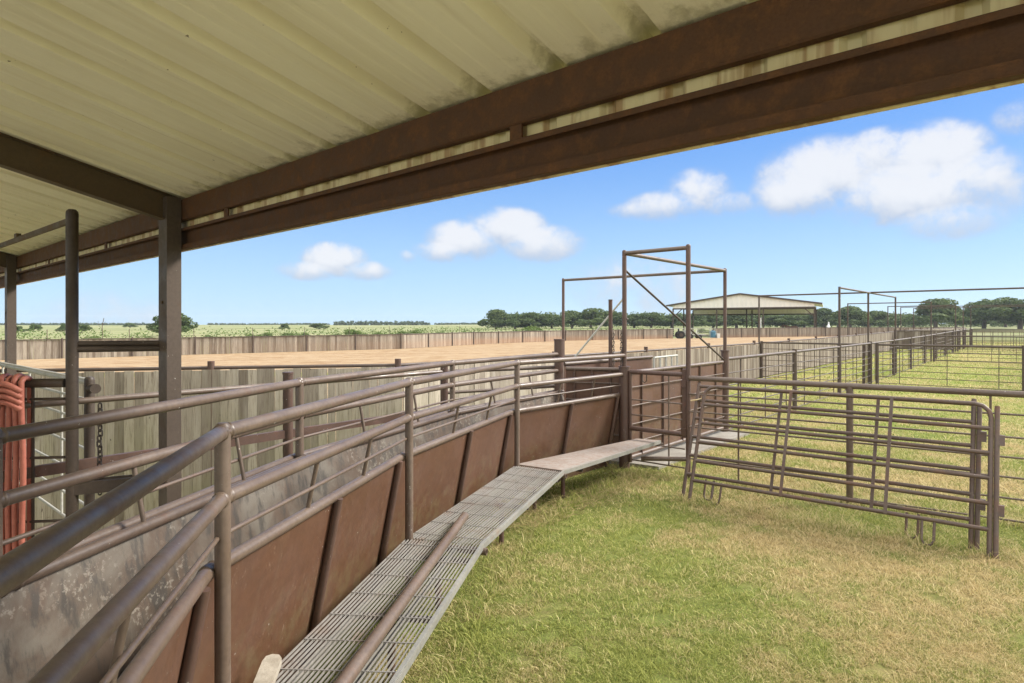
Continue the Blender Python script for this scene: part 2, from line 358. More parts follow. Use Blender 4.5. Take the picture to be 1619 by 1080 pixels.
# ------------------------------------------------------------------ the land
def grid(name, xs, ys, mat, dz=0, inside=None):
    idx = {}; mb = MB(); vs = []; fs = []
    for j, y in enumerate(ys):
        for i, x in enumerate(xs): vs.append((x, y, H(x, y)+dz)); idx[(i, j)] = len(vs)-1
    for j in range(len(ys)-1):
        for i in range(len(xs)-1): fs.append((idx[i, j], idx[i+1, j], idx[i+1, j+1], idx[i, j+1]))
    mb.add(vs, fs, True); return mb.build(name, mat)
def span(pts):                                  # [(start, step) ...]
    out = []
    for (a, st), (b, _) in zip(pts[:-1], pts[1:]):
        k = a
        while k < b-1e-6: out.append(k); k += st
    out.append(pts[-1][0]); return out
xs = span([(-3000, 400), (-600, 60), (-120, 6), (-24, 2), (24, 6), (150, 50), (600, 400), (3000, 0)])
ys = span([(-400, 80), (-40, 8), (-8, 2), (40, 5), (140, 20), (700, 150), (1600, 700), (5100, 0)])
tag(grid('ground', xs, ys, M['ground']), 'pale green and straw coloured grassland reaching the horizon', 'ground', kind='structure')

L0 = [(-32, 4.6), (-20, 6.85), (-2.07, 11.2), (1.18, 14.54)] + [(1.18+UX*u, 14.54+UY*u) for u in (5, 20, 50, 100)]
FAR = [(-32, 4.6), (-46, 20), (-45, 35), (-34.6, 42.7), (-25, 49.5), (-10.3, 58), (-3.9, 70), (7, 82), (23, 90), (47, 94), (61, 93), (1.18+UX*100, 14.54+UY*100)]
def arena():
    poly = L0 + FAR[::-1][1:-1]; from mathutils.geometry import delaunay_2d_cdt
    from mathutils import Vector as V2
    N = len(poly)
    def ins(x, y):
        c = False
        for i in range(N):
            (x1, y1), (x2, y2) = poly[i], poly[(i+1) % N]
            if (y1 > y) != (y2 > y) and x < (x2-x1)*(y-y1)/(y2-y1)+x1: c = not c
        return c
    bp = []
    for i in range(N):
        (x1, y1), (x2, y2) = poly[i], poly[(i+1) % N]; L = math.hypot(x2-x1, y2-y1); k = max(1, int(L/4))
        bp += [(x1+(x2-x1)*j/k, y1+(y2-y1)*j/k) for j in range(k)]
    nb = len(bp); pts = bp+[(x, y) for x in range(-44, 66, 4) for y in range(6, 94, 4) if ins(x, y)]
    r = delaunay_2d_cdt([V2((a, b)) for a, b in pts], [], [list(range(nb))], 1, 1e-4)
    mb = MB(); mb.add([(v.x, v.y, H(v.x, v.y)+.03) for v in r[0]], [tuple(f) for f in r[2]], True)
    o = mb.build('arena_sand', M['sand']); tag(o, 'raked tan sand floor of the large riding arena', 'arena floor', kind='structure')
arena()
mb = MB(); mb.add([(-12, -9, .006), (3.2, -4, .006), (.2, 2.15, .006), (-4.4, 6.1, .006), (-16, 3, .006)], [(0, 1, 2, 3, 4)]); tag(mb.build('dirt_floor', M['dirt']), 'pale packed dirt under the roof', 'ground', kind='structure')  # floor mostly unseen, toned pale to bounce light up to the roof
def pave():
    mb = MB(); a = W(-3.8, 1.1); b = W(-3.6, -.45); c = W(.2, -.4); d = W(.6, 3.6); e = W(-3.4, 3.4); vs = [(p.x, p.y, z) for z in (-.05, .05) for p in (a, b, c, d, e)]
    mb.add(vs, [(5, 6, 7, 8, 9), (4, 3, 2, 1, 0), (0, 1, 6, 5), (1, 2, 7, 6), (2, 3, 8, 7), (3, 4, 9, 8), (4, 0, 5, 9)]); tag(mb.build('pavement', M['concrete']), 'low grey concrete slab under the sheet metal gate', 'pavement', kind='structure')
pave()

# ------------------------------------------------------------------ open shed with the roof overhead
U3 = V3((UX, UY, 0)); W3 = V3((-UY, UX, 0)); Z3 = V3((0, 0, 1))
EC = V3((-3.04, 5.5, 0))                        # point on the inside face of the eave beams beside the column
SL = .235
EW = V3((-.748, .664, 0)); EU = V3((.664, .748, 0))
def E(t, s, z): return EC - EW*t + EU*s + Z3*z   # t to the right along the eave, s outward, z up
def roofz(s): return 3.21 - SL*s
def shed():
    T = thing('open_shed', tuple(EC), 'open sided steel shed with cream corrugated roof on rusty brown beams overhead', 'shed')
    t0, t1, s0, s1 = -27., 9.2, -8.5, .22
    # ribbed sheet: wide flats, a tall rib every .44 m and two shallow flutes between
    mb = MB(); pr = []; P = .44; k = int((t1-t0)/P)
    for i in range(k):
        b = t0+i*P
        pr += [(b, .0), (b+.03, .07), (b+.09, .07), (b+.12, 0), (b+.215, 0), (b+.225, .002), (b+.245, .002), (b+.255, 0), (b+.325, 0), (b+.335, .002), (b+.355, .002), (b+.365, 0)]
    ss = [s0+(s1-s0)*j/12 for j in range(13)]; n = len(pr)
    vs = [E(t, s, roofz(s)+z) for s in ss for t, z in pr]
    mb.add(vs, [(j*n+i, j*n+i+1, (j+1)*n+i+1, (j+1)*n+i) for j in range(len(ss)-1) for i in range(n-1)]); mb.build('roof', M['roof'], T)
    # fascia: cream ribbed sheet outside the beams
    mb = MB(); pr = []; P = .30
    for i in range(int((t1-t0)/P)):
        b = t0+i*P; pr += [(b, 0), (b+.02, .028), (b+.06, .028), (b+.08, 0), (b+.17, 0), (b+.18, .006), (b+.20, .006), (b+.21, 0)]
    n = len(pr); vs = [E(t, .052+z*.8, h) for h in (2.760, roofz(.1)-.01) for t, z in pr]
    mb.add(vs, [(i, i+1, n+i+1, n+i) for i in range(n-1)]); f = mb.build('fascia', M['fascia'], T)
    def chan(prof, name, mat):                  # steel section along the eave, profile in (s, z)
        mb = MB(); n = len(prof); vs = [E(t, s, z) for t in (t0, t1) for s, z in prof]
        mb.add(vs, [(i, i+1, n+i+1, n+i) for i in range(n-1)]); return mb.build(name, mat, T)
    th = .004
    # upper eave beam: plain web to the inside, flanges turned outward
    chan([(.075, 3.165), (.075, 3.18), (.0, 3.19), (.0, 3.018), (.008, 3.010), (.047, 3.010), (.047, 3.022), (.043, 3.022), (.043, 3.014), (.010, 3.014), (.004, 3.020), (.004, 3.175)], 'upper_beam', M['beam'])
    # lower beam: open side with lips to the inside
    chan([(.004, 2.918), (.0, 2.918), (.0, 2.940), (.004, 2.944), (.046, 2.944), (.050, 2.940), (.050, 2.764), (.046, 2.76), (.004, 2.76), (.0, 2.764), (.0, 2.80), (.004, 2.80), (.006, 2.766), (.044, 2.766), (.044, 2.938), (.006, 2.938), (.004, 2.918)], 'lower_beam', M['beam'])
    chan([(.080, 2.780), (.080, 2.758), (.051, 2.758), (.051, 2.764)], 'drip_trim', M['fascia'])
    for t in (4.08, 1.1, -1.9, -4.4):
        MB().box(E(t, .012, 2.975), EW*.035, EU*.006, Z3*.033).build('bracket', M['beam'], T)
    for t in (-19.8, -13.2, -6.6, 0, 6.6):
        c = MB(); a = E(t+.173, -.068, 0)        # box column
        c.box(a+Z3*.92, EW*.095, EU*.058, Z3*2.28); c.build('column', M['column'], T)
        MB().box(E(t+.173, -.132, 2.30), EW*.012, EU*.006, Z3*.012).build('bolt', M['rafter'], T)
        r = MB(); a0 = E(t+.173, -.01, 0)
        p0, p1 = E(t+.173, -.02, roofz(-.02)), E(t+.173, -8.3, roofz(-8.3)); d = (p1-p0).normalized(); nn = EW.cross(d).normalized()
        if nn.z < 0: nn = -nn
        mid = (p0+p1)/2; L = (p1-p0).length/2
        r.box(mid-nn*.008, d*L, EW*.05, nn*.004); r.box(mid-nn*.222, d*L, EW*.05, nn*.004); r.box(mid-nn*.115, d*L, EW*.004, nn*.103)
        r.build('rafter', M['rafter'], T)
    for s in (-8.4,):
        b = MB(); b.bar(E(t0, s, roofz(s)-.11), E(t1, s, roofz(s)-.11), .06, .2); b.build('back_beam', M['beam'], T)
    for t in (-19.8, -13.2, -6.6, 0, 6.6):
        MB().box(E(t, -8.35, 2.45), EW*.08, EU*.08, Z3*2.45).build('column', M['column'], T)
shed()

# ------------------------------------------------------------------ curved cattle chute
NP = [V3((-.60, -.35, 0)), V3((-1.2, 2.56, 0)), V3((-.80, 4.80, 0)), V3((.06, 7.3, 0)), V3((1.66, 9.12, 0))]
FP = [V3((-1.80, -.2, 0)), V3((-2.045, 2.43, 0)), V3((-1.645, 4.78, 0)), V3((-.70, 7.25, 0)), V3((.73, 9.6, 0))]
def left(d): return V3((-d.y, d.x, 0)).normalized()
RP = .0305
def chute_side(P, inner, name, label, endpost, zt, near):
    """posts at P, inner = +1 when the inside of the chute is to the left of travel"""
    T = thing(name, tuple(P[1 if near else 0]), label, 'fence')
    n = len(P); ofs = []
    for i in range(n):
        d1 = (P[i]-P[i-1]).normalized() if i else None; d2 = (P[i+1]-P[i]).normalized() if i < n-1 else None
        d = ((d1 or d2)+(d2 or d1)).normalized(); c = (d.dot(d1) if d1 else d.dot(d2)); ofs.append(left(d)*inner/c)
    def rail(z, off, r, nm='rail', mat=M['pipe']):
        m = MB()
        pts = [P[i]+ofs[i]*off+Z3*z for i in range(n)]
        for a, b in zip(pts[:-1], pts[1:]):
            e_ = (b-a).normalized()*(r*.45); m.tube(a-e_, b+e_, r, 20)
            if r > .02: m.weld(a+(b-a).normalized()*.035, b-a, r); m.weld(b-(b-a).normalized()*.035, b-a, r)
        m.build(nm, mat, T)
    zs = (1.66, 1.385, 1.225, 1.08) if near else (1.66, 1.405, 1.235, 1.08)
    for z, r, off in ((zs[0], RP, 0), (zs[1], RP, 0), (zs[2], .0105, .015), (zs[3], .030, .06)): rail(z, off, r, 'rail' if r > .02 else 'rod')
    if not near: rail(1.075, -.055, .03)
    # V-shaped sheet steel side
    for i in range(n-1):
        m = MB(); a0, b0 = P[i]+ofs[i]*.062, P[i+1]+ofs[i+1]*.062; a1, b1 = P[i]+ofs[i]*.27, P[i+1]+ofs[i+1]*.27
        m.quad(a0+Z3*1.06, b0+Z3*1.06, b1+Z3*.0, a1+Z3*.0, .005); m.build('side_sheet', M['sheet'] if near else M['inner'], T)
        if near:                                # muddy lining on the cattle side
            m = MB(); e = ofs[i]*.006; m.quad(a0+e+Z3*1.05, b0+e+Z3*1.05, b1+e+Z3*.0, a1+e+Z3*.0, .003); m.build('lining', M['inner'], T)
        fr = (.5, .95) if near else (.5,)
        L = (P[i+1]-P[i]).length
        if near and i == n-2: fr = (.48, .95)
        for f in fr:
            q = P[i].lerp(P[i+1], f); o_ = ofs[i].lerp(ofs[i+1], f)
            m = MB(); off2 = -.028 if near else -.03
            m.tube(q+o_*(.062+off2)+Z3*1.07, q+o_*(.27+off2), .026, 12); m.build('brace', M['pipe_red'], T)
        for f in (.36, .68) if near else (.3, .66):
            q = P[i].lerp(P[i+1], f); o_ = ofs[i].lerp(ofs[i+1], f)
            MB().tube(q+Z3*zs[1], q+o_*.062+Z3*1.09, .0125, 10).build('stay', M['pipe'], T)
    for i in range(n):
        if near and i == n-1 or (not near and i == n-1): continue
        m = MB(); m.tube(P[i]-Z3*.3, P[i]+Z3*1.672, .0315, 22, dome=True); m.weld(P[i]+Z3*1.66, Z3, .031); m.build('post', M['pipe'], T)
    pe = P[-1]; m = MB(); r = endpost; m.tube(pe-Z3*.3, pe+Z3*zt, r, 28); m.tube(pe+Z3*(zt-.002), pe+Z3*(zt+.022), r*1.08, 28); m.build('gate_post', M['pipe_red'], T)
    return T
chute_side(NP, 1, 'chute_fence', 'near side of the curved cattle chute: brown pipe rails over sloping brown sheet steel', .078, 1.48, True)
chute_side(FP, -1, 'chute_fence', 'far side of the curved cattle chute with muddy grey sheet steel facing the camera', .074, 1.87, False)

# ------------------------------------------------------------------ catwalk along the chute
def catwalk():
    T = thing('catwalk', (-.5, 4.8, 0), 'narrow raised steel catwalk of bar grating curving along the outside of the chute', 'catwalk')
    zt = .455; IN = []; OUT = []; wd = .60
    for i in range(5):
        d1 = (NP[i]-NP[i-1]).normalized() if i else (NP[1]-NP[0]).normalized(); d2 = (NP[i+1]-NP[i]).normalized() if i < 4 else d1
        d = (d1+d2).normalized(); c = d.dot(d1); o_ = -left(d)/c; IN.append(NP[i]-o_*.02); OUT.append(NP[i]+o_*wd)
    IN[4] = NP[4]+(V3((.30, -.24, 0)))*.55; OUT[4] = V3((2.13, 8.83, 0))
    for i in range(4):
        a, b, c, d = IN[i], IN[i+1], OUT[i+1], OUT[i]; dr = (b-a).normalized(); q = .012
        a, b = a+dr*q, b-dr*q
        if i < 3:
            m = MB(); nb = 25; bw = .0056
            for k in range(nb+1):
                f = k/nb; p, r_ = a.lerp(d, f), b.lerp(c, f); tw = random.uniform(-.0015, .0015)
                m.bar(p+Z3*(zt-.012+tw), r_+Z3*(zt-.012+tw), bw, .011)
            L = (b-a).length; nc = int(L/.29) if i < 2 else int(L/.32)
            for k in range(nc+1):
                f = (k+.4)/(nc+.8); p, r_ = a.lerp(b, f), d.lerp(c, f); m.bar(p+Z3*(zt-.006), r_+Z3*(zt-.007), .007, .004)
            m.build('grating', M['grate'], T)
            m = MB()
            for f in (.2, .66):
                p, r_ = a.lerp(d, f), b.lerp(c, f); m.bar(p+Z3*(zt-.05), r_+Z3*(zt-.05), .030, .03)
            m.build('stringer', M['galv'], T)
        else:
            m = MB(); m.quad(a+Z3*zt, d+Z3*zt, c+Z3*zt, b+Z3*zt, .008); m.build('deck_plate', M['plate'], T)
        m = MB(); m.bar(d+Z3*(zt-.020), c+Z3*(zt-.020), .005, .042)
        m.bar(d+Z3*(zt+.003)-(d-a).normalized()*.014, c+Z3*(zt+.003)-(c-b).normalized()*.010, .022, .004); m.build('edge_channel', M['galv'], T)
        for f in ((.5, .93) if i < 3 else (.18,)):  # cross pipes and legs under the deck
            p, r_ = a.lerp(b, f), d.lerp(c, f)
            m = MB(); m.bar(p+Z3*(zt-.078), r_+(p-r_).normalized()*.03+Z3*(zt-.078), .03, .03); m.build('cross_member', M['pipe_dark'], T)
            lp = p.lerp(r_, .5); MB().tube(lp-Z3*.2, lp+Z3*(zt-.08), .024, 12).build('leg', M['pipe_red'], T)
    for i in (2, 3, 4):                           # hollow pipe ends sticking out beneath the joints
        p = OUT[i]; o_ = (OUT[i]-IN[i]).normalized(); m = MB(); a = p-o_*.35+Z3*(zt-.055); b = p+o_*.03+Z3*(zt-.055)
        m.tube(a, b, .027, 16, cap=False); m.tube(b, a, .020, 16, cap=False)
        u = o_.orthogonal().normalized(); w = o_.cross(u); n = 16
        m.add([b+(u*math.cos(2*math.pi*k/n)+w*math.sin(2*math.pi*k/n))*q for q in (.027, .020) for k in range(n)], [(k, (k+1) % n, n+(k+1) % n, n+k) for k in range(n)])
        m.build('pipe_end', M['pipe'], T)
catwalk()
m = MB(); a = V3((-.40, 5.22, .455+.036)); b = V3((-.86, 2.1, .455+.036)); m.tube(a, b, .035, 22, cap=False); m.tube(b, a, .029, 22, cap=False)
tag(m.build('loose_pipe', M['pipe']), 'loose brown steel pipe lying lengthwise on the catwalk grating', 'pipe')
m = MB(); pd = V3((-.115, .67, .015)).normalized(); pw = left(pd); pn = pd.cross(pw); pn = pn if pn.z > 0 else -pn; pb = V3((-1.05, 2.35, .462))
prof = [(0, -.042), (.64, -.044), (.672, -.026), (.682, .006), (.668, .034), (.63, .043), (0, .042)]; n_ = len(prof)
m.add([pb+pd*a_+pw*b_+pn*(h_+.004*math.sin(a_*9)) for h_ in (-.016, .018) for a_, b_ in prof], [tuple(range(n_))[::-1], tuple(range(n_, 2*n_))]+[(k, (k+1) % n_, n_+(k+1) % n_, n_+k) for k in range(n_)])
a = m.v; tag(m.build('wooden_plank', M['plank']), 'short pale wooden plank on the catwalk at the foot of the brown sheet', 'plank')

# ------------------------------------------------------------------ generic fences
def polyseg(pts, step):
    """walk along a polyline, returning (point, direction) every step"""
    out = []; acc = 0
    for a, b in zip(pts[:-1], pts[1:]):
        a, b = V3((a[0], a[1], 0)), V3((b[0], b[1], 0)); L = (b-a).length; d = (b-a).normalized(); s = acc
        while s < L: out.append((a+d*s, d)); s += step
        acc = s-L
    return out
def wood_fence(T, pts, bw, top, railz, bottom=.03, railr=.03, side=1):
    m = MB(); 
    for p, d in polyseg(pts, bw):
        w = bw*(random.uniform(.975, 1.0) if random.random() < .88 else random.uniform(.90, .95))/2; tn = min(1, max(0, random.gauss(.5, .19))); hh = top+random.uniform(-.012, .008)
        q = left(d)*side; ang = random.uniform(-.004, .004)
        c = p+d*bw/2+q*(.05+random.uniform(-.006, .006)); tn = max(0, tn-(.42 if c.y > 15.2 and c.x > 1.5 and c.y < 75+c.x*.2 else (.24 if c.y > 30 else -.20))); g = H(c.x, c.y)+bottom; tp = H0(c.x, c.y)+hh
        m.box(c+Z3*((g+tp)/2), d*w, q*.011, (Z3+d*ang)*(tp-g)/2, tn)
    m.build('boards', M['wood'], T)
    for zz in railz:
        m = MB(); pl = []
        for a, b in zip(pts[:-1], pts[1:]):
            L = math.hypot(b[0]-a[0], b[1]-a[1]); k = max(1, int(L/6)); pl += [(a[0]+(b[0]-a[0])*j/k, a[1]+(b[1]-a[1])*j/k) for j in range(k)]
        pl.append(pts[-1]); P = [V3((x, y, H0(x, y)+zz)) for x, y in pl]
        for a, b in zip(P[:-1], P[1:]): m.tube(a, b, railr, 10)
        m.build('rail', M['pipe_far'] if railr < .04 else M['pipe_red'], T)
def posts(T, pts, zt, r, mat, n=12, dome=False, below=.3):
    for p in pts:
        MB().tube(G(p[0], p[1], -below), V3((p[0], p[1], H0(p[0], p[1])+zt)), r, n, dome=dome).build('post', mat, T)
T = thing('arena_fence', (-2.07, 11.2, 0), 'grey weathered board fence with pipe posts on the near side of the sand arena', 'fence')
wood_fence(T, L0, .145, 1.352, (1.385, ), side=-1)
lp = [(-2.07, 11.2), (-5.1, 10.46), (-8.2, 9.72), (-11.2, 9.0), (-14.2, 8.3)]
posts(T, lp, 1.5, .056, M['pipe_red'], 18)
posts(T, [(1.18+UX*u, 14.54+UY*u) for u in [-.3, 4.05+0*1]+[4.05+4.35*k for k in range(1, 22)]], 1.5, .056, M['pipe_red'])
T = thing('arena_fence', (-10.3, 58, 0), 'long far board fence curving round the back of the sand arena', 'fence')
# an opening with a pipe gate near the blue drum
GA, GB = (23.4, 90.1), (29.6, 90.95)
wood_fence(T, FAR[:8]+[GA], .19, 1.36, (1.40,), side=1, railr=.035)
T2 = T; wood_fence(T, [GB]+FAR[9:], .19, 1.36, (1.40,), side=1, railr=.035)
fp = polyseg(FAR[:8]+[GA], 4.3); posts(T, [(p.x, p.y) for p, d in fp][:60], 1.5, .06, M['pipe_far'], 8)
fp = polyseg([GB]+FAR[9:], 4.6); posts(T, [(p.x, p.y) for p, d in fp], 1.5, .06, M['pipe_far'], 8)

def rod_fence(name, label, a, b, z_top, rods, postu, stay, rtop=.03, rrod=.0115, rpost=.05, zpost=1.5, group=None, mat='pipe_far', ends=True, flip=None, cat='fence'):
    """pipe and rod fence from a to b (V3 on the ground)"""
    a = V3((a[0], a[1], 0)); b = V3((b[0], b[1], 0)); T = thing(name, tuple(G(a.x, a.y)), label, cat, group); d = (b-a); L = d.length; d.normalize()
    k = max(1, int(L/5)); P = [a+d*L*j/k for j in range(k+1)]
    def run(z, r, nm):
        m = MB()
        for p, q in zip(P[:-1], P[1:]): m.tube(G(p.x, p.y, z), G(q.x, q.y, z), r, 12 if r > .02 else 6)
        m.build(nm, M[mat], T)
    run(z_top, rtop, 'rail')
    for z in rods: run(z, rrod, 'rod')
    for s in postu: p = a+d*s; MB().tube(G(p.x, p.y, -.3), G(p.x, p.y, zpost), rpost, 14).build('post', M[mat], T)
    s = stay*.5; m = MB()
    while s < L:
        p = a+d*s
        if all(abs(s-u) > .25 for u in postu): MB().tube(G(p.x, p.y, min(rods)), G(p.x, p.y, z_top), rrod*1.05, 6).build('stay', M[mat], T)
        s += stay
    return T
RODS = (.06, .29, .51, .72, .93, 1.17)

# crowd-pen fence behind the chute (three thick posts)
T = thing('pipe_fence', (-2.5, 6.86, 0), 'two rail pipe fence with thick reddish posts between the chute and the grey boards', 'fence')
K0 = V3((-4.35, 4.55, 0)); K1 = V3((-2.49, 6.86, 0)); K2 = V3((-.96, 8.74, 0)); K3 = V3((.70, 9.70, 0))
m = MB(); m.tube(K0+Z3*1.45, K1+Z3*1.45, .028, 18); m.tube(K1+Z3*1.45, K2+Z3*1.45, .028, 18); m.tube(K2+Z3*1.45, K3+Z3*1.45, .028, 18); m.build('rail', M['pipe'], T)
m = MB(); m.tube(K2+Z3*1.15, K3+Z3*1.15, .024, 14); m.build('rail', M['pipe'], T)
m = MB(); m.bar(K0+Z3*.90, K1+Z3*.90, .05, .09); m.bar(K1+Z3*.90, K2+Z3*.90, .05, .09); m.bar(K2+Z3*.90, K3+Z3*.90, .05, .07); m.build('lower_rail', M['pipe_red'], T)
for p in (K1, K2): m = MB(); m.tube(p-Z3*1.3, p+Z3*1.565, .054, 20); m.tube(p+Z3*1.56, p+Z3*1.585, .06, 20); m.build('post', M['pipe_red'], T)

# ------------------------------------------------------------------ things at the left under the roof
T = thing('tall_post', (-3.60, 5.1, 0), 'tall dark round steel post tied to the shed column by a double crossbar', 'post')
pt = V3((-3.62, 5.08, 0))
MB().tube(pt-Z3*.2, pt+Z3*3.02, .045, 24, dome=True).build('post', M['pipe_dark'], T)
m = MB(); cp = E(.10, -.08, 0)
m.tube(pt+Z3*1.952, cp+Z3*1.952, .022, 16); m.tube(pt+Z3*1.905, cp+Z3*1.905, .026, 16); m.build('crossbar', M['pipe_dark'], T)
m = MB(); m.bar(pt+Z3*.76, cp+Z3*.76, .08, .10); m.bar(pt+Z3*.815+U3*.045, cp+Z3*.815+U3*.045, .012, .02); m.build('sill', M['pipe_dark'], T)
m = MB(); m.bar(pt+Z3*2.97, pt+W3*3.4+Z3*2.99, .028, .045); m.box(pt+W3*1.9+Z3*3.02, W3*.05, U3*.02, Z3*.02); m.build('top_bar', M['rafter'], T)
T = thing('rod_gate', (-4.4, 5.05, 0), 'dark steel rod gate the red hose hangs on', 'gate')
a = V3((-3.67, 5.07, 0)); b = V3((-5.9, 4.85, 0))
MB().tube(a+Z3*1.63, b+Z3*1.63, .037, 18).build('top_rail', M['pipe_dark'], T)
for z in (1.50, 1.02, .50): MB().tube(a+Z3*z, b+Z3*(z-.01), .012, 8).build('rod', M['pipe_dark'], T)
for s in (.11, .34, .7, .95): q = a.lerp(b, s); MB().tube(q+Z3*.2, q+Z3*1.63, .0115, 8).build('upright', M['pipe_dark'], T)
MB().tube(b-Z3*.2, b+Z3*1.7, .045, 16).build('post', M['pipe_dark'], T)
T = thing('pale_gate', (-3.9, 5.66, 0), 'pale galvanised pipe gate running back from the short latch post', 'gate')
g0 = V3((-3.86, 5.64, 0)); g1 = g0+W3*4.0
MB().tube(g0+Z3*1.585, g1+Z3*1.60, .032, 16).build('top_rail', M['palerail'], T)
for z in (1.42, 1.22, .96, .70, .44, .2): MB().tube(g0+Z3*z, g1+Z3*(z+.01), .013, 8).build('rod', M['palerail'], T)
for s in (.9, 2.2, 3.6): MB().tube(g0+W3*s+Z3*.2, g0+W3*s+Z3*1.58, .012, 8).build('upright', M['palerail'], T)
T = thing('latch_post', tuple(g0), 'short dark post with a stub pipe at its top beside the hanging chain', 'post')
MB().tube(g0-Z3*.2, g0+Z3*1.6, .042, 20, dome=True).build('shaft', M['pipe_dark'], T)
MB().tube(g0-W3*.02+Z3*1.535, g0-W3*.17+Z3*1.535, .036, 16).build('stub', M['pipe_dark'], T)
MB().tube(g0-W3*.13+Z3*1.535, g0-W3*.175+Z3*1.535, .044, 16).build('collar', M['pipe_dark'], T)

def chain(p, n, size=.05, wob=.0, name='chain', label='', r=.0052):
    m = MB()
    for i in range(n):
        c = V3(p)-Z3*(size*.74*i)+V3((wob*math.sin(i*1.7), wob*math.cos(i*1.3), 0)); ax = (V3((1, 0, 0)) if i % 2 else V3((.25, .97, 0)))
        pts = []
        for k in range(13):
            a_ = 2*math.pi*k/12; sx = math.cos(a_)*size*.27; sz = math.sin(a_)*size*.3+(.2*size if math.sin(a_) > 0 else -.2*size)
            pts.append(c+ax*sx+Z3*sz)
        m.path(pts, r, 6, False)
    o = m.build(name, M['chain']); tag(o, label, 'chain')
chain((-3.46, 5.18, 1.42), 17, .06, .004, label='dark chain hanging between the tall post and the short latch post', r=.0065)

# coiled red hose over the dark gate's rail
def hose():
    m = MB(); base = V3((-3.85, 4.975, 0)); zt = 1.645
    for i in range(5):
        x = -.26+i*.056; r = .0205; lo = .16+random.uniform(0, .09); back = .055+.012*(i % 3)
        pts = [base+V3((x+.012, -.075, lo+.06))]
        for k in range(9): pts.append(base+V3((x+.010*math.sin(k*.9+i), -.075-.006*math.sin(k*.7+i), lo+.1+(zt-.09-lo)*k/8)))
        for k in range(1, 8): a_ = math.pi*k/8; pts.append(base+V3((x-.06*k/8, -.075*math.cos(a_), zt+.035*math.sin(a_)+.018*(i % 2))))
        for k in range(9): pts.append(base+V3((x-.06, .075, zt-.05-(zt-.09-lo)*k/8)))
        # bottom bend joins this strand to the next one
        for k in range(1, 7): a_ = math.pi*k/6; pts.append(base+V3((x-.03+.03*(1-math.cos(a_))-.03, .075*math.cos(a_), lo+.03-.07*math.sin(a_))))
        m.path(pts, r, 12)
    for i in range(4):                         # the wrap round the bundle near the top
        z = 1.60-.048*i; pts = []
        for k in range(15): a_ = math.pi*(k/14); pts.append(base+V3((-.25+.20*(k/14)+.02, -.10-.045*math.sin(a_), z+.055*math.sin(a_)-.02*k/14)))
        m.path(pts, .022, 12)
    tag(m.build('garden_hose', M['rubber']), 'thick faded red hose coiled and hung over the dark gate rail at the left edge', 'hose')
hose()

# ------------------------------------------------------------------ overhead pipe frame at the end of the chute
A = NP[4].copy(); B = A-W3*1.0; Cc = V3((C0[0], C0[1], 0)); Dd = W(0, 3.87); Ee = W(0, 2.21); Dd.z = Ee.z = 0
T = thing('overhead_frame', tuple(A), 'tall open pipe frame of uprights and crossbars standing over the end of the chute', 'frame')
ZT = 3.19; r = .033
m = MB(); m.tube(A+Z3*1.45, A+Z3*ZT, r, 16, dome=True); m.build('upright', M['pipe_red'], T)
for q in (B, Dd): MB().tube(q-Z3*.2, q+Z3*ZT, r, 16, dome=True).build('upright', M['pipe_red'], T)
MB().tube(Cc+Z3*1.5, Cc+Z3*ZT, r, 16, dome=True).build('upright', M['pipe_red'], T)
MB().tube(Ee-Z3*.2, Ee+Z3*(ZT-.05), r, 16).build('upright', M['pipe_red'], T)
for a, b in ((A, B), (A, Cc), (Cc, Dd)): MB().tube(a+Z3*(ZT-.02), b+Z3*(ZT-.02), .030, 16).build('crossbar', M['pipe'], T)
MB().tube(A+Z3*2.93, Cc+Z3*1.42, .017, 10).build('brace_rod', M['pipe_dark'], T)
MB().tube(Ee+Z3*2.74, V3((1.27, 14.0, 1.2)), .022, 10).build('brace_rod', M['palerail'], T)
MB().tube(A+Z3*2.2-W3*.03, A+Z3*2.2+U3*.10, .014, 8).build('hook', M['pipe_dark'], T)
T = thing('gate_post', tuple(Cc), 'thick reddish post with flat cap carrying the outer corner of the overhead frame', 'post')
m = MB(); m.tube(Cc-Z3*.3, Cc+Z3*1.60, .072, 24); m.build('shaft', M['pipe_red'], T); MB().tube(Cc+Z3*1.60, Cc+Z3*1.625, .085, 24).build('cap', M['pipe_red'], T)
Gp = V3((1.675, 10.5, 0)); T = thing('latch_upright', tuple(Gp), 'free standing thinner upright left of the tall frame with a chain at its side', 'post')
MB().tube(Gp-Z3*.2, Gp+Z3*2.53, .034, 16).build('shaft', M['pipe_red'], T); MB().tube(Gp+Z3*2.53, Gp+Z3*2.545, .037, 16).build('cap', M['pipe_dark'], T)
chain(tuple(Gp+V3((.048, -.03, 1.98))), 26, .045, .006, label='light chain hanging down the free standing upright', r=.006)
chain(tuple(A+V3((-.05, -.02, 2.0))), 20, .045, .006, label='light chain hanging on the tall upright above the thick chute post', r=.006)

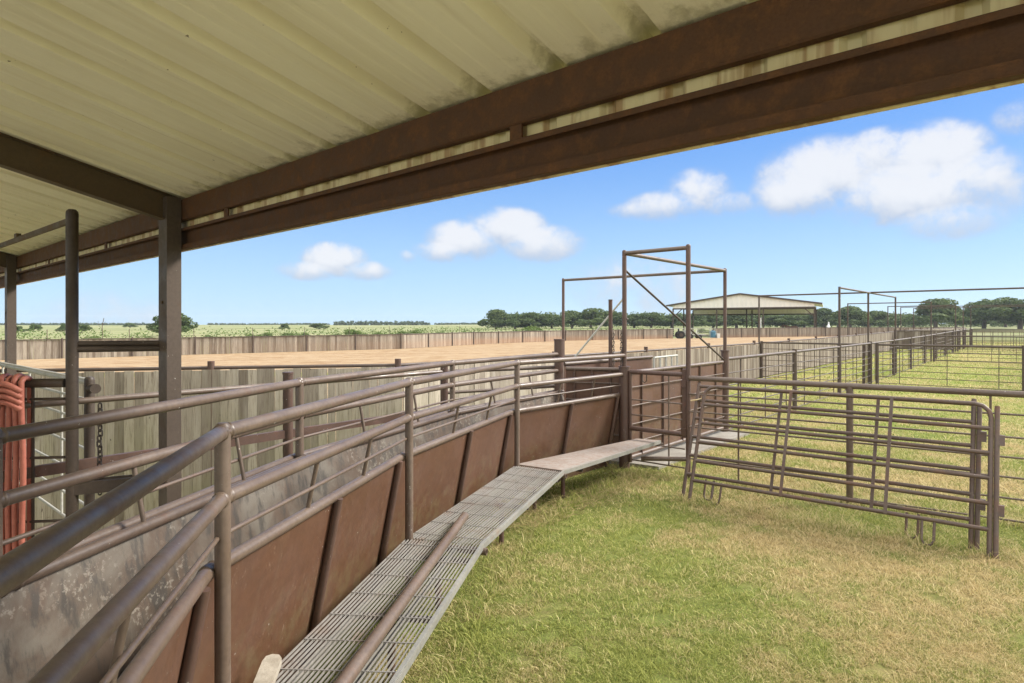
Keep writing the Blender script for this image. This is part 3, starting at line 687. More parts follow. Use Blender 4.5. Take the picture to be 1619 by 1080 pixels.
# small man gate between the thick post and the front upright
T = thing('walk_gate', tuple(A), 'small brown pipe gate closing the gap at the end of the catwalk', 'gate')
a = A-W3*.10; b = B+W3*.05
MB().tube(a+Z3*1.425, b+Z3*1.425, .032, 16).build('top_rail', M['pipe_red'], T); MB().tube(a+Z3*.60, b+Z3*.60, .034, 16).build('bottom_rail', M['pipe_red'], T)
for z in (1.02, .80, .40, .14): MB().tube(a+Z3*z, b+Z3*z, .0105, 8).build('rod', M['pipe'], T)
MB().tube(a+Z3*.1, a+Z3*1.44, .028, 14).build('stile', M['pipe_red'], T); MB().bar(b+Z3*.56, b+Z3*1.5, .055, .06, up=U3).build('stile', M['pipe_red'], T)
for z in (.64, 1.3): MB().bar(b-W3*.0+Z3*(z-.05), b+Z3*(z+.05), .075, .09, up=U3).build('hinge', M['pipe_red'], T)
mm = a.lerp(b, .72); MB().tube(mm+Z3*.14, mm+Z3*1.42, .011, 8).build('stile', M['pipe'], T)
MB().tube(B+Z3*.27, B+W3*.62-U3*.18+Z3*.22, .032, 14).build('bottom_stub', M['pipe'], T)
MB().path([a.lerp(b, .22)+V3((0, -.04, 1.40)), a.lerp(b, .22)+V3((0, -.045, 1.31)), a.lerp(b, .26)+V3((0, -.045, 1.28)), a.lerp(b, .3)+V3((0, -.045, 1.31)), a.lerp(b, .3)+V3((0, -.04, 1.40))], .008, 8).build('latch_ring', M['pipe_dark'], T)

def sheet_gate(name, a, b, z0, z1, label, nrib, mat='sheet', ribside=1):
    T = thing(name, tuple(a), label, 'gate'); d = (b-a).normalized(); q = left(d)
    MB().tube(a+Z3*z1, b+Z3*z1, .03, 16).build('top_rail', M['pipe'], T); MB().tube(a+Z3*z0, b+Z3*z0, .03, 12).build('bottom_rail', M['pipe'], T)
    MB().quad(a+Z3*(z0+.01), b+Z3*(z0+.01), b+Z3*(z1-.01), a+Z3*(z1-.01), .005).build('sheet', M[mat], T)
    for k in range(nrib): p = a.lerp(b, (k+.5)/nrib)-q*.02*ribside; MB().tube(p+Z3*z0, p+Z3*z1, .014, 8).build('rib', M['pipe_red'], T)
    for k in range(4): z = z0+(z1-z0)*(k+.8)/4.6; MB().tube(a-q*.033*ribside+Z3*z, b-q*.033*ribside+Z3*z, .0095, 6).build('rod', M['pipe'], T)
sheet_gate('sheet_gate', A+U3*.14-W3*.0, Cc-U3*.13, .13, 1.40, 'long brown sheet metal gate running from the chute end to the outer corner post', 5, ribside=1)
sheet_gate('sheet_gate', FP[4]-W3*.12-U3*-.02, A+W3*.14+U3*.1, .25, 1.44, 'short brown sheet gate closing the end of the chute between two thick posts', 3, ribside=1)
T = sheet_gate('sheet_gate', FP[4]+U3*.14, FP[4]+U3*3.0, .2, 1.50, 'brown sheet gate on the arena side of the lane behind the chute end', 4, ribside=-1)
# small pale barred gate end behind
T = thing('stub_fence', tuple(FP[4]+U3*3.1), 'short barred pipe panel beside the arena boards behind the chute end', 'fence')
a = FP[4]+U3*3.1; b = a-W3*-.1+U3*1.2
for z in (1.48, 1.1, .7, .3): MB().tube(a+Z3*z, b+Z3*z, .02, 8).build('rail', M['palerail'], T)
for s in (0, .25, .5, .75, 1): q = a.lerp(b, s); MB().tube(q+Z3*.1, q+Z3*1.48, .018, 8).build('upright', M['palerail'], T)

# ------------------------------------------------------------------ near pen fence and the leaning panels
B2 = V3((2.42, 8.42, 0)); Nd = V3((.82, -.572, 0)).normalized()
rod_fence('pen_fence', 'near pipe and rod fence whose top rail the loose panels lean against', B2, B2+Nd*8.6, 1.385, RODS, [1.93, 5.6, 8.6], 1.30, rtop=.036, rrod=.0115, rpost=.038, zpost=1.38, mat='pipe')
def livestock_panel(shift, label, idx):   # idx 1 has square top corners
    foot0 = V3((2.13, 7.42, 0))+shift; foot1 = V3((4.33, 5.60, 0))+shift; d = (foot1-foot0).normalized(); nrm = V3((-d.y, d.x, 0)); nrm = nrm if nrm.y > 0 else -nrm
    lean = .50; hgt = 1.335; up = (nrm*lean+Z3*hgt); LL = up.length; up.normalize(); L = (foot1-foot0).length
    T = thing('livestock_panel', tuple(foot0), label, 'panel', 'loose livestock panels leaning on the pen fence')
    def q(s, h): return foot0+d*s+up*h
    r = .0215; cr = .13; m = MB()
    top = [q(0, -.02), q(0, LL-cr)]+[q(cr-cr*math.cos(a_), LL-cr+cr*math.sin(a_)) for a_ in (R(30), R(60), R(90))]
    top += [q(L-cr, LL)]+[q(L-cr+cr*math.sin(a_), LL-cr+cr*math.cos(a_)) for a_ in (R(30), R(60), R(90))]+[q(L, -.02)]
    if idx: m.tube(q(0, -.02), q(0, LL+.02), r, 12); m.tube(q(0, LL-.02), q(L, LL-.02), r, 12); m.tube(q(L, -.02), q(L, LL+.03), r, 12)
    else: m.path(top, r, 12)
    m.build('frame', M['panel'], T)
    for k in range(5):
        h = LL*(.17+.166*k)+idx*.032; MB().tube(q(0, h), q(L, h), .0205, 12).build('rail', M['panel'], T)
    for s in (L*.36, L*.71): MB().bar(q(s, LL*.165)-nrm*.026, q(s, LL)-nrm*.026, .032, .010, up=nrm).build('stay', M['panel'], T)
    for s in (L+.045,): 
        MB().tube(q(s, LL*.0), q(s, LL*.99), .022, 12).build('connector_post', M['panel'], T)
        for h in (.30, .76): m = MB(); m.box(q(s+.03, LL*h), d*.03, nrm*.02, up*.05); m.build('hinge_lug', M['panel'], T)
    for s in (.26, L-.52):
        pts = [q(s, LL*.17), q(s, .05)]+[q(s+.05-.05*math.cos(a_), .05-.05*math.sin(a_)) for a_ in (R(60), R(120), R(180))]+[q(s+.10, LL*.17)]
        MB().path(pts, .013, 8).build('foot', M['panel'], T)
    return T
livestock_panel(V3((0, 0, 0)), 'front one of the two loose livestock panels leaning on the near pen fence', 0)
livestock_panel(V3((.02, .17, 0))-Nd*.05, 'rear loose livestock panel sandwiched between the front one and the pen fence', 1)
m = MB(); p = V3((2.345, 7.82, 0)); m.path([p+V3((-.08, .0, 1.15)), p+V3((-.01, -.06, 1.17)), p+V3((.05, -.04, 1.19)), p+V3((.05, -.05, 1.08)), p+V3((.035, -.05, .98)), p+V3((.055, -.06, .90)), p+V3((.05, -.06, .84))], .0085, 8)
tag(m.build('tie_rope', M['rope']), 'frayed straw coloured rope tying the left ends of the leaning panels', 'rope')

# ------------------------------------------------------------------ pens running away to the right
s4 = 4.45
rod_fence('pen_fence', 'long pipe and rod fence running away from the overhead frame between lane and pens', W(.08), W(56), 1.45, RODS, [s4*k-.08 for k in range(1, 13)], 1.48, rtop=.034, rrod=.0115, rpost=.055, zpost=1.52)
rod_fence('pen_fence', 'outermost long pipe fence at the right edge of the pens', W(13.4, -4.35), W(56, -4.35), 1.45, RODS, [s4*k for k in range(1, 10)], 1.48, rtop=.034, rrod=.0115, rpost=.055, zpost=1.52)
def oframe(nm, label, pts, z, bars, r=.033, base=-.2, group='overhead pipe frames over the pens'):
    P = [W(u, v) for u, v in pts]; T = thing(nm, tuple(P[0]), label, 'frame', group)
    for q in P: MB().tube(q+Z3*base, q+Z3*z, r, 10).build('upright', M['pipe_far'], T)
    for i, j in bars: MB().tube(P[i]+Z3*(z-.03), P[j]+Z3*(z-.03), r*.9, 10).build('crossbar', M['pipe_far'], T)
oframe('overhead_frame', 'tall pipe frame standing in line with the lane fence right of the far pavilion', [(8.9, 0), (18.3, 0)], 3.28, [(0, 1)])
oframe('overhead_frame', 'widest overhead pipe frame, its crossbar running from before the pavilion out of the right edge', [(13.3, 3.9), (13.3, .06), (13.3, -7.2)], 3.30, [(0, 1), (1, 2)], group='overhead pipe frames over the pens')
oframe('overhead_frame', 'overhead pipe frame between the arena boards and lane fence, second behind the widest one', [(29, 4.1), (29, -.02)], 3.30, [(0, 1)])
oframe('overhead_frame', 'overhead pipe frame over the wooden lane closure in front of the big oak', [(41.5, 4.1), (41.5, -.02)], 3.30, [(0, 1)])
oframe('overhead_frame', 'far overhead pipe frame whose crossbar runs past the big oak to the right edge', [(46, 3.95), (46, -.1), (46, -4.35)], 3.30, [(0, 1), (1, 2)])
oframe('overhead_frame', 'farthest overhead pipe frame before the oak line, slightly lower in the view', [(52.5, 3.95), (52.5, -.1), (52.5, -4.35)], 3.30, [(0, 1), (1, 2)])
def cross(u, v0, v1, label, stay=1.4, pp=(0, ), nm='pen_gate', cat='gate'):
    a, b = W(u, v0), W(u, v1); L = abs(v1-v0)
    return rod_fence(nm, label, a, b, 1.41, RODS, [p*L for p in pp], stay, rtop=.034, rrod=.0115, rpost=.052, zpost=1.47, cat=cat)
cross(13.3, -.22, -4.3, 'nearest pen gate with thick end posts across the grass at the right', 1.36, (0, .985))
cross(13.3, -4.42, -8, 'fence piece beyond the nearest pen gate cut by the right edge', 1.36, (0, 1), nm='pen_fence', cat='fence')
cross(13.3, 3.8, .2, 'gate across the grassy lane in line with the widest overhead frame', 1.3, (0, 1))
cross(29, -.15, -4.3, 'second pen gate beyond the nearest one, seen small at the right', 1.0, (0, 1))
cross(41.5, -.15, -4.3, 'third pen gate back, close set uprights at the right', .55, (0, 1))
cross(46, -.15, -4.3, 'fourth pen gate back, close set uprights under the far overhead frame', .5, (0, 1))
cross(52.5, -.15, -4.3, 'last pen gate back before the hay field', .5, (0, 1))
T = thing('board_gate', tuple(W(42, 3.8)), 'grey board gate closing the lane in front of the big oak', 'gate')
a, b = W(42, 3.75), W(42, .15); wood_fence(T, [(a.x, a.y), (b.x, b.y)], .16, 1.42, (1.46, .12), side=1, bottom=.14, railr=.035); posts(T, [(a.x, a.y), (b.x, b.y)], 1.55, .055, M['pipe_red'])

# ------------------------------------------------------------------ far pavilion
def pavilion():
    T = thing('pavilion', tuple(G(36, 99)), 'wide open sided pavilion with cream gable end beyond the arena', 'pavilion')
    a = V3((27.3, 104.5, 0)); b = V3((46.4, 94.7, 0)); d = (b-a).normalized(); q = V3((-d.y, d.x, 0)); q = q if q.y > 0 else -q; L = (b-a).length; g = .45
    ez, rz, cz = 5.1, 6.75, 4.55; dep = 17
    def p(s, t, z): return a+d*s+q*t+Z3*(g+z)
    ov = 1.1
    m = MB()
    for s0, s1, z0, z1 in ((-ov, L/2, ez-.1, rz), (L/2, L+ov, rz, ez-.1)): m.quad(p(s0, -.5, z0), p(s1, -.5, z1), p(s1, dep+.5, z1), p(s0, dep+.5, z0), .10)
    m.build('roof', M['cream'], T)
    m = MB()
    for s0, s1, z0, z1 in ((-ov, L/2, ez-.1, rz), (L/2, L+ov, rz, ez-.1)): m.bar(p(s0, -.55, z0+.02), p(s1, -.55, z1+.02), .06, .26)
    m.build('barge_trim', M['pipe_dark'], T)
    for nm, t, zb in (('gable', -.2, cz), ('back_gable', dep, 3.8)):
        m = MB(); k = 60; pr = []
        top = []; bot = []
        for i in range(k+1):
            s = L*i/k; zz = ez+(rz-ez)*(1-abs(s-L/2)/(L/2)) - .06; off = -.05 if i % 2 else 0
            top.append(p(s, t+off, zz)); bot.append(p(s, t+off, zb))
        m.add(bot+top, [(i, i+1, k+2+i, k+1+i) for i in range(k)]); m.build(nm, M['cream'], T)
        MB().bar(p(0, t-.06, zb-.08), p(L, t-.06, zb-.08), .12, .22).build('gable_beam', M['pipe_dark'], T)
    for t in (-.1, dep*.5, dep):
        for s in ((0, L*.33, L*.66, L) if t < 0 else (0, L*.5, L)):
            MB().bar(p(s, t, -.6), p(s, t, cz), .2, .2, up=q).build('column', M['pipe_dark'], T)
    for s, e in ((0, 1), (L, -1)): MB().bar(p(s, -.1, cz-1.5), p(s+e*1.5, -.1, cz-.1), .12, .14).build('knee_brace', M['pipe_dark'], T)
    for t in (3, 8, 12): MB().bar(p(0, t, ez-.5), p(L, t, ez-.5), .1, .16).build('rafter_tie', M['pipe_dark'], T)
pavilion()
def horse(x, y, face, mat, label, headup, s=1.):
    """continuous skinned body, side on"""
    g = H(x, y); me = bpy.data.meshes.new('horse'); 
    J = [((0, 0, 1.22), .30, .26), ((.45, 0, 1.20), .29, .27), ((.8, 0, 1.28), .25, .22), ((-.45, 0, 1.24), .30, .27), ((-.75, 0, 1.28), .27, .22),
         ((1.05, 0, 1.55), .15, .12), ((1.25, 0, 1.55+.25*headup), .12, .09), ((1.42, 0, 1.6+.45*headup), .105, .08), ((1.62, 0, 1.5+.35*headup), .08, .06), ((1.80, 0, 1.38+.25*headup), .065, .05)]
    Ed = [(0, 1), (1, 2), (0, 3), (3, 4), (2, 5), (5, 6), (6, 7), (7, 8), (8, 9)]
    for sy in (-.16, .16):
        k = len(J); J += [((.75, sy, .85), .11, .10), ((.76, sy, .52), .06, .06), ((.74, sy, .14), .045, .045), ((.78, sy, .02), .06, .06)]; Ed += [(2, k), (k, k+1), (k+1, k+2), (k+2, k+3)]
        k = len(J); J += [((-.62, sy, .88), .15, .11), ((-.86, sy, .55), .065, .06), ((-.80, sy, .14), .045, .045), ((-.76, sy, .02), .06, .06)]; Ed += [(4, k), (k, k+1), (k+1, k+2), (k+2, k+3)]
    k = len(J); J += [((-1.0, 0, 1.15), .06, .05), ((-1.08, 0, .6), .05, .04)]; Ed += [(4, k), (k, k+1)]
    me.from_pydata([j[0] for j in J], Ed, []); o = bpy.data.objects.new('horse', me); col.objects.link(o)
    md = o.modifiers.new('skin', 'SKIN'); md.use_smooth_shade = True
    for i, j in enumerate(J): me.skin_vertices[0].data[i].radius = (j[1], j[2])
    me.skin_vertices[0].data[0].use_root = True; o.modifiers.new('sub', 'SUBSURF').levels = 1; o.modifiers['sub'].render_levels = 1
    me.materials.append(M[mat]); o.location = (x, y, g); o.rotation_euler = (0, 0, face); o.scale = (s, s, s); tag(o, label, 'horse')
def add_skin():
    for (x, y, f, m_, l, h) in ((43.9, 96.5, R(178), 'horse', 'dark brown horse standing behind the far boards at the pavilion end', -.35), (49.4, 96.5, R(60), 'whitehorse', 'pale grey horse with raised head behind the far boards right of the pavilion', .9)):
        try: horse(x, y, f, m_, l, h, 1.12)
        except Exception as e: print('HORSE', e)
add_skin()
# implements by the gate opening on the far side of the arena
def far_stuff():
    T = thing('pipe_gate', tuple(G(*GA)), 'pale pipe gate standing across the opening in the far board fence', 'gate')
    a = G(*GA)+V3((0, .6, 0)); b = G(*GB)+V3((0, .6, 0))
    for z in (.3, .6, .9, 1.2, 1.45): MB().tube(a+Z3*z, b+Z3*z, .035, 6).build('rail', M['palerail'], T)
    for s in (0, .33, .66, 1): q = a.lerp(b, s); MB().tube(q, q+Z3*1.5, .05, 6).build('upright', M['palerail'], T)
    x, y = 24.6, 88.6; g = H(x, y); o = V3((x, y, g)); X = V3((1, 0, 0)); Y = V3((0, 1, 0))
    T = thing('small_tractor', tuple(o), 'small grey tractor with black tyres parked by the far fence opening', 'tractor')
    MB().box(o+X*.55+Z3*.85, X*.62, Y*.30, Z3*.26).box(o+X*.55+Z3*1.13, X*.5, Y*.24, Z3*.05).build('hood', M['grey'], T); MB().box(o-X*.35+Z3*.75, X*.4, Y*.38, Z3*.14).build('body', M['grey'], T)
    MB().box(o-X*.5+Z3*1.05, X*.2, Y*.22, Z3*.06).box(o-X*.7+Z3*1.25, X*.05, Y*.22, Z3*.2).build('seat', M['black'], T); MB().tube(o+X*.0+Z3*1.0, o-X*.15+Z3*1.35, .025, 6).build('steering_column', M['black'], T)
    for dx, rr in ((-.5, .55), (.9, .34)):
        for sy in (-1, 1):
            w = MB().tube(o+X*dx+Y*sy*.42+Z3*rr, o+X*dx+Y*sy*.68+Z3*rr, rr, 18).build('wheel', M['black'], T); MB().tube(o+X*dx+Y*sy*.40+Z3*rr, o+X*dx+Y*sy*.70+Z3*rr, rr*.45, 12).build('rim', M['pipe_dark'], w)
    x, y = 26.6, 89.0; o = V3((x, y, H(x, y)))
    T = thing('flat_trailer', tuple(o), 'low pale flat trailer between the small tractor and the blue tank', 'trailer')
    MB().box(o+Z3*.55, X*1.1, Y*.6, Z3*.05).build('deck', M['palerail'], T); MB().bar(o-X*1.1+Z3*.5, o-X*1.9+Z3*.35, .08, .08).build('drawbar', M['pipe_dark'], T)
    MB().tube(o+X*.2+Y*.6+Z3*.5, o+X*.2+Y*.6+Z3*1.25, .05, 6).build('stake', M['white'], T)
    for sy in (-1, 1): MB().tube(o+X*.3+Y*sy*.62+Z3*.28, o+X*.3+Y*sy*.8+Z3*.28, .28, 14).build('wheel', M['black'], T)
    x, y = 29.0, 89.2; o = V3((x, y, H(x, y)))
    T = thing('sprayer_tank', tuple(o), 'blue plastic tank on a frame at the right end of the fence opening', 'tank')
    MB().tube(o+Z3*.12, o+Z3*1.0, .42, 18).tube(o+Z3*1.0, o+Z3*1.12, .42, 18, r2=.16).build('drum', M['blue'], T); MB().tube(o+Z3*1.12, o+Z3*1.2, .14, 12).build('lid', M['black'], T)
    m = MB(); 
    for sx in (-1, 1):
        for sy in (-1, 1): m.tube(o+X*.52*sx+Y*.46*sy, o+X*.3*sx+Y*.3*sy+Z3*1.55, .035, 6)
    m.build('stand', M['grey'], T); MB().box(o+X*.75+Z3*.35, X*.22, Y*.3, Z3*.35).build('box', M['white'], T)
    q = G(39.3, 97.5); T = thing('white_post', tuple(q), 'tall white painted post behind the far board fence', 'post'); MB().tube(q, q+Z3*2.9, .10, 10).build('shaft', M['white'], T); MB().tube(q+Z3*2.9, q+Z3*2.98, .13, 10).build('cap', M['white'], T)
far_stuff()

# ------------------------------------------------------------------ trees and brush
def leaf_cloud(mb, blobs, n, size, seed, squash=1.):
    r = np.random.default_rng(seed); B_ = np.array(blobs); wts = B_[:, 3]**2; wts = wts/wts.sum(); idx = r.choice(len(B_), n, p=wts)
    v = r.normal(size=(n, 3)); v /= np.linalg.norm(v, axis=1)[:, None]; rad = r.uniform(.55, 1.06, n)**.6
    c = B_[idx, :3]+v*rad[:, None]*B_[idx, 3][:, None]*np.array([1, 1, .78*squash])
    nrm = v*.6+r.normal(size=(n, 3))*.6; nrm /= np.linalg.norm(nrm, axis=1)[:, None]
    t1 = np.cross(nrm, r.normal(size=(n, 3))); t1 /= np.linalg.norm(t1, axis=1)[:, None]; t2 = np.cross(nrm, t1)
    s = size*r.uniform(.6, 1.35, n)[:, None]; tone = np.clip(r.normal(.45, .25, n), 0, 1)
    P = np.stack([c-t1*s, c+t2*s*.55, c+t1*s, c-t2*s*.55], 1).reshape(-1, 3)
    k = len(mb.v); mb.v += [tuple(x) for x in P]; mb.f += [(k+4*i, k+4*i+1, k+4*i+2, k+4*i+3) for i in range(n)]; mb.sm += [False]*n; mb.tone += tone.tolist()
def oak_proto(i, n=6000):
    rr = random.Random(100+i); bl = []
    wide = rr.uniform(.95, 1.2)
    for k in range(17):
        a_ = rr.uniform(0, 6.28); d = rr.uniform(0, .36)*wide; z = rr.uniform(.34, .80)-d*.35; bl.append((math.cos(a_)*d, math.sin(a_)*d, z, rr.uniform(.13, .22)))
    for k in range(8): a_ = k*.785+rr.uniform(-.3, .3); bl.append((math.cos(a_)*.42*wide, math.sin(a_)*.42*wide, rr.uniform(.20, .5), rr.uniform(.13, .19)))
    m = MB(); leaf_cloud(m, bl, n, .034, i); cme = m
    t = MB(); t.tube((0, 0, -.05), (.01, .0, .26), .042, 10, r2=.03)
    for k in range(7):
        a_ = k*.9+rr.uniform(-.2, .2); e = V3((math.cos(a_)*.26, math.sin(a_)*.26, rr.uniform(.45, .65))); t.tube((.01, 0, .22), e*.5+V3((0, 0, .14)), .018, 6, r2=.012); t.tube(e*.5+V3((0, 0, .14)), e, .012, 6, r2=.005)
    return cme, t
protos = []
for i in range(5):
    c_, t_ = oak_proto(i); co = c_.build('crown', M['oak']); to = t_.build('trunk', M['bark']); protos.append((co, to)); 
    for o in (co, to): col.objects.unlink(o)
def place_tree(x, y, h, wfac, label, group, k=None, leafmat=None, name='oak_tree', rot=None):
    T = thing(name, tuple(G(x, y)), label, 'tree', group); k = random.randrange(5) if k is None else k
    T.scale = (h*wfac, h*wfac, h); T.rotation_euler = (0, 0, random.uniform(0, 6.28) if rot is None else rot)
    for src in protos[k]:
        o = src.copy(); o.name = src.name.split('.')[0]; col.objects.link(o); o.parent = T
def at(px, D): return (px-CX)/F*D
# (px, distance, top y in the photograph's rows)
ordn = ['first', 'second', 'third', 'fourth', 'fifth', 'sixth', 'seventh', 'eighth', 'ninth', 'tenth', 'eleventh', 'twelfth', 'thirteenth', 'fourteenth', 'fifteenth', 'sixteenth', 'seventeenth', 'eighteenth']
def trees(rows, fmt, group, wf):
    for i, (px, D, ty, w) in enumerate(rows):
        x = at(px, D); g = H(x, D); h = (CH+(CY-ty)/F*D)-g; width = w/F*D; wfac = max(.6, min(2.2, width/h/.88))
        place_tree(x, D, h*1.06, wfac*wf, fmt(i, len(rows)), group)
mid = [(785, 230, 487, 46), (815, 226, 490, 46), (845, 228, 491, 44), (873, 235, 496, 36), (905, 225, 489, 44), (935, 222, 485, 50), (968, 226, 488, 44), (1003, 232, 492, 44), (1030, 224, 490, 40)]
trees(mid, lambda i, n: 'dense dark oak, %s from the left in the wood left of the pavilion' % ordn[i], 'oaks left of the pavilion', 1.)
beh = [(1062, 230, 492, 40), (1095, 222, 494, 44), (1128, 235, 495, 46), (1165, 225, 492, 50), (1200, 230, 491, 46), (1238, 224, 494, 46), (1272, 228, 492, 44)]
trees(beh, lambda i, n: 'dark oak seen through the open pavilion, %s from the left' % ordn[i], 'oaks behind the pavilion', 1.)
rgt = [(1303, 222, 486, 42), (1345, 212, 483, 48), (1392, 216, 485, 42), (1420, 240, 495, 34)]
trees(rgt, lambda i, n: 'broad dark oak right of the pavilion, %s from the pavilion' % ordn[i], 'oaks right of the pavilion', 1.)
big = [(1480, 196, 469, 70), (1556, 205, 474, 66), (1613, 188, 462, 80), (1668, 200, 468, 70)]
bl = ['biggest round oak with a visible trunk standing in the hay field before the wood', 'broad oak between the two tallest oaks at the right', 'tall oak cut by the right edge of the view', 'oak just beyond the right edge']
trees(big[:3], lambda i, n: bl[i], 'large oaks at the right', 1.)
bk = [(1445, 262, 493, 44), (1512, 265, 490, 46), (1590, 262, 488, 50), (1375, 270, 492, 40), (1325, 268, 492, 40)]
bkl = ['oak in the wood just left of the biggest round oak, farther back', 'oak in the gap between the biggest round oak and its right neighbour', 'oak filling the gap before the right edge', 'smaller oak deep in the wood midway between pavilion and biggest oak', 'smaller oak deep in the wood just right of the pavilion']
trees(bk, lambda i, n: bkl[i], 'oaks deeper in the wood', 1.)
lft = [(273, 138, 490, 52), (54, 190, 511, 15), (29, 170, 513, 12), (102, 180, 510, 16), (130, 175, 511, 18), (505, 260, 509, 20), (450, 240, 511, 14), (206, 330, 510, 30)]
lfl = ['single spreading oak half hidden by the shed column', 'small tree left of the tall round post in the pasture', 'low tree at the far left of the pasture', 'bushy grey tree just left of the tall round post', 'bushy grey tree just right of the tall round post', 'small round dark tree alone in the pasture before the distant wood', 'tiny tree in the open pasture right of the column', 'small pale tree between the round post and column']
trees(lft, lambda i, n: lfl[i], 'scattered pasture trees', 1.)
# far-off woods that read as one band each
def wood_band(name, label, runs, n, seed, mat):
    m = MB(); rr = random.Random(seed); bl = []
    for (px0, px1, D, ty, lo) in runs:
        px = px0
        while px < px1:
            x = at(px, D); g = H(x, D); topz = CH+(CY-ty+rr.uniform(-2.0, 1.2))/F*D; rad = max(1.2, (topz-g)*.42); bl.append((x, D+rr.uniform(-6, 6), topz-rad*.75, rad)); bl.append((x, D+rr.uniform(-6, 6), g+rad*.7, rad)); px += rad/D*F*.75
    leaf_cloud(m, bl, n, runs[0][4], seed); tag(m.build(name, mat), label, 'wood', kind='stuff')
wood_band('distant_wood', 'hazy bluish band of far-off woods on the left horizon', [(-60, 260, 620, 511.5, 1.1), (530, 680, 560, 508.5, 1.1), (330, 520, 680, 513, 1.1), (690, 800, 640, 513, 1.)], 9000, 3, M['distant'])
wood_band('background_wood', 'dark wood filling the gaps behind the nearer oaks', [(775, 1640, 285, 494, .5), (775, 1640, 300, 497, .5)], 26000, 4, M['oak'])
wood_band('scrub_belt', 'low uneven belt of green scrub just beyond the arena boards', [(-40, 240, 92, 519, .16), (300, 770, 112, 517, .16), (600, 1060, 118, 517.5, .16)], 5200, 9, M['brush'])
def scrub():
    pr = []
    for i in range(3):
        rr = random.Random(50+i); bl = [(rr.uniform(-.55, .55), rr.uniform(-.4, .4), rr.uniform(.15, .55), rr.uniform(.2, .36)) for _ in range(9)]
        m = MB(); leaf_cloud(m, bl, 1300, .06, 70+i); o = m.build('bush', M['brush']); col.objects.unlink(o); pr.append(o)
    rows = [(407, 110, 1.5), (424, 125, 1.2), (449, 120, 1.5), (461, 130, 1.2), (480, 118, 1.3), (545, 112, 2.1), (641, 105, 1.9), (655, 110, 1.5), (700, 118, 1.2), (742, 110, 1.2), (838, 96, 2.4), (856, 98, 1.8), (820, 99, 1.6), (778, 104, 1.3), (926, 100, 1.5), (957, 112, 1.3),
            (335, 95, 1.2), (352, 97, 1.1), (315, 94, 1.1), (380, 100, 1.0), (158, 85, 1.3), (220, 90, .9), (240, 96, 1.0), (20, 80, .9), (575, 118, 1.3), (600, 122, 1.2), (520, 100, 1.3), (1345, 135, 1.1), (1110, 130, 1.2)]
    where = ['below the open sky right of the column', 'low in the pasture', 'at the arena boards', 'in the long grass']
    for i, (px, D, h) in enumerate(rows):
        o = pr[i % 3].copy(); o.name = 'bush'; col.objects.link(o); x = at(px, D); o.location = G(x, D, -.05); s = h*random.uniform(.95, 1.2); o.scale = (s*1.5, s*1.3, s); o.rotation_euler = (0, 0, random.uniform(0, 6.28))
        side = 'left of the shed column' if px < 250 else ('between column and the distant wood' if px < 560 else ('before the oak wood' if px > 770 else 'between the distant wood and the oaks'))
        j = [r_[0] for r_ in sorted(rows) if (('left of the shed column' if r_[0] < 250 else ('between column and the distant wood' if r_[0] < 560 else ('before the oak wood' if r_[0] > 770 else 'between the distant wood and the oaks'))) == side)].index(px)
        tag(o, 'low green brush %s, %s from the left there' % (side, ordn[j]), 'bush', 'brush clumps beyond the arena')
scrub()
# the dead snag and wire fence in the left pasture
q = G(at(162, 88), 88); T = thing('dead_tree', tuple(q), 'thin bare dead tree in the pasture right of the tall round post', 'tree')
MB().path([q, q+V3((.1, 0, 1.2)), q+V3((.0, 0, 2.4)), q+V3((.25, 0, 3.6))], .05, 6).build('trunk', M['bark'], T); MB().path([q+V3((.0, 0, 2.0)), q+V3((-.5, 0, 2.6)), q+V3((-.6, 0, 3.2))], .025, 5).path([q+V3((.1, 0, 2.7)), q+V3((.5, 0, 3.1))], .02, 5).build('branch', M['bark'], T)
T = thing('wire_fence', (-40, 56, 0), 'wire stock fence on thin steel posts behind the arena boards', 'fence')
wp = [(at(px, D), D) for px, D in ((-120, 46), (-20, 48), (75, 50), (205, 53), (307, 57), (400, 60), (482, 64), (553, 68), (616, 74), (727, 84), (800, 92))]
for x, y in wp: MB().tube(G(x, y, -.2), G(x, y, 2.15), .03, 6).build('post', M['bark'], T)
for z in (.5, 1.0, 1.5, 2.05):
    m = MB()
    for a, b in zip(wp[:-1], wp[1:]): m.tube(G(*a, z), G(*b, z), .008, 4)
    m.build('wire', M['bark'], T)

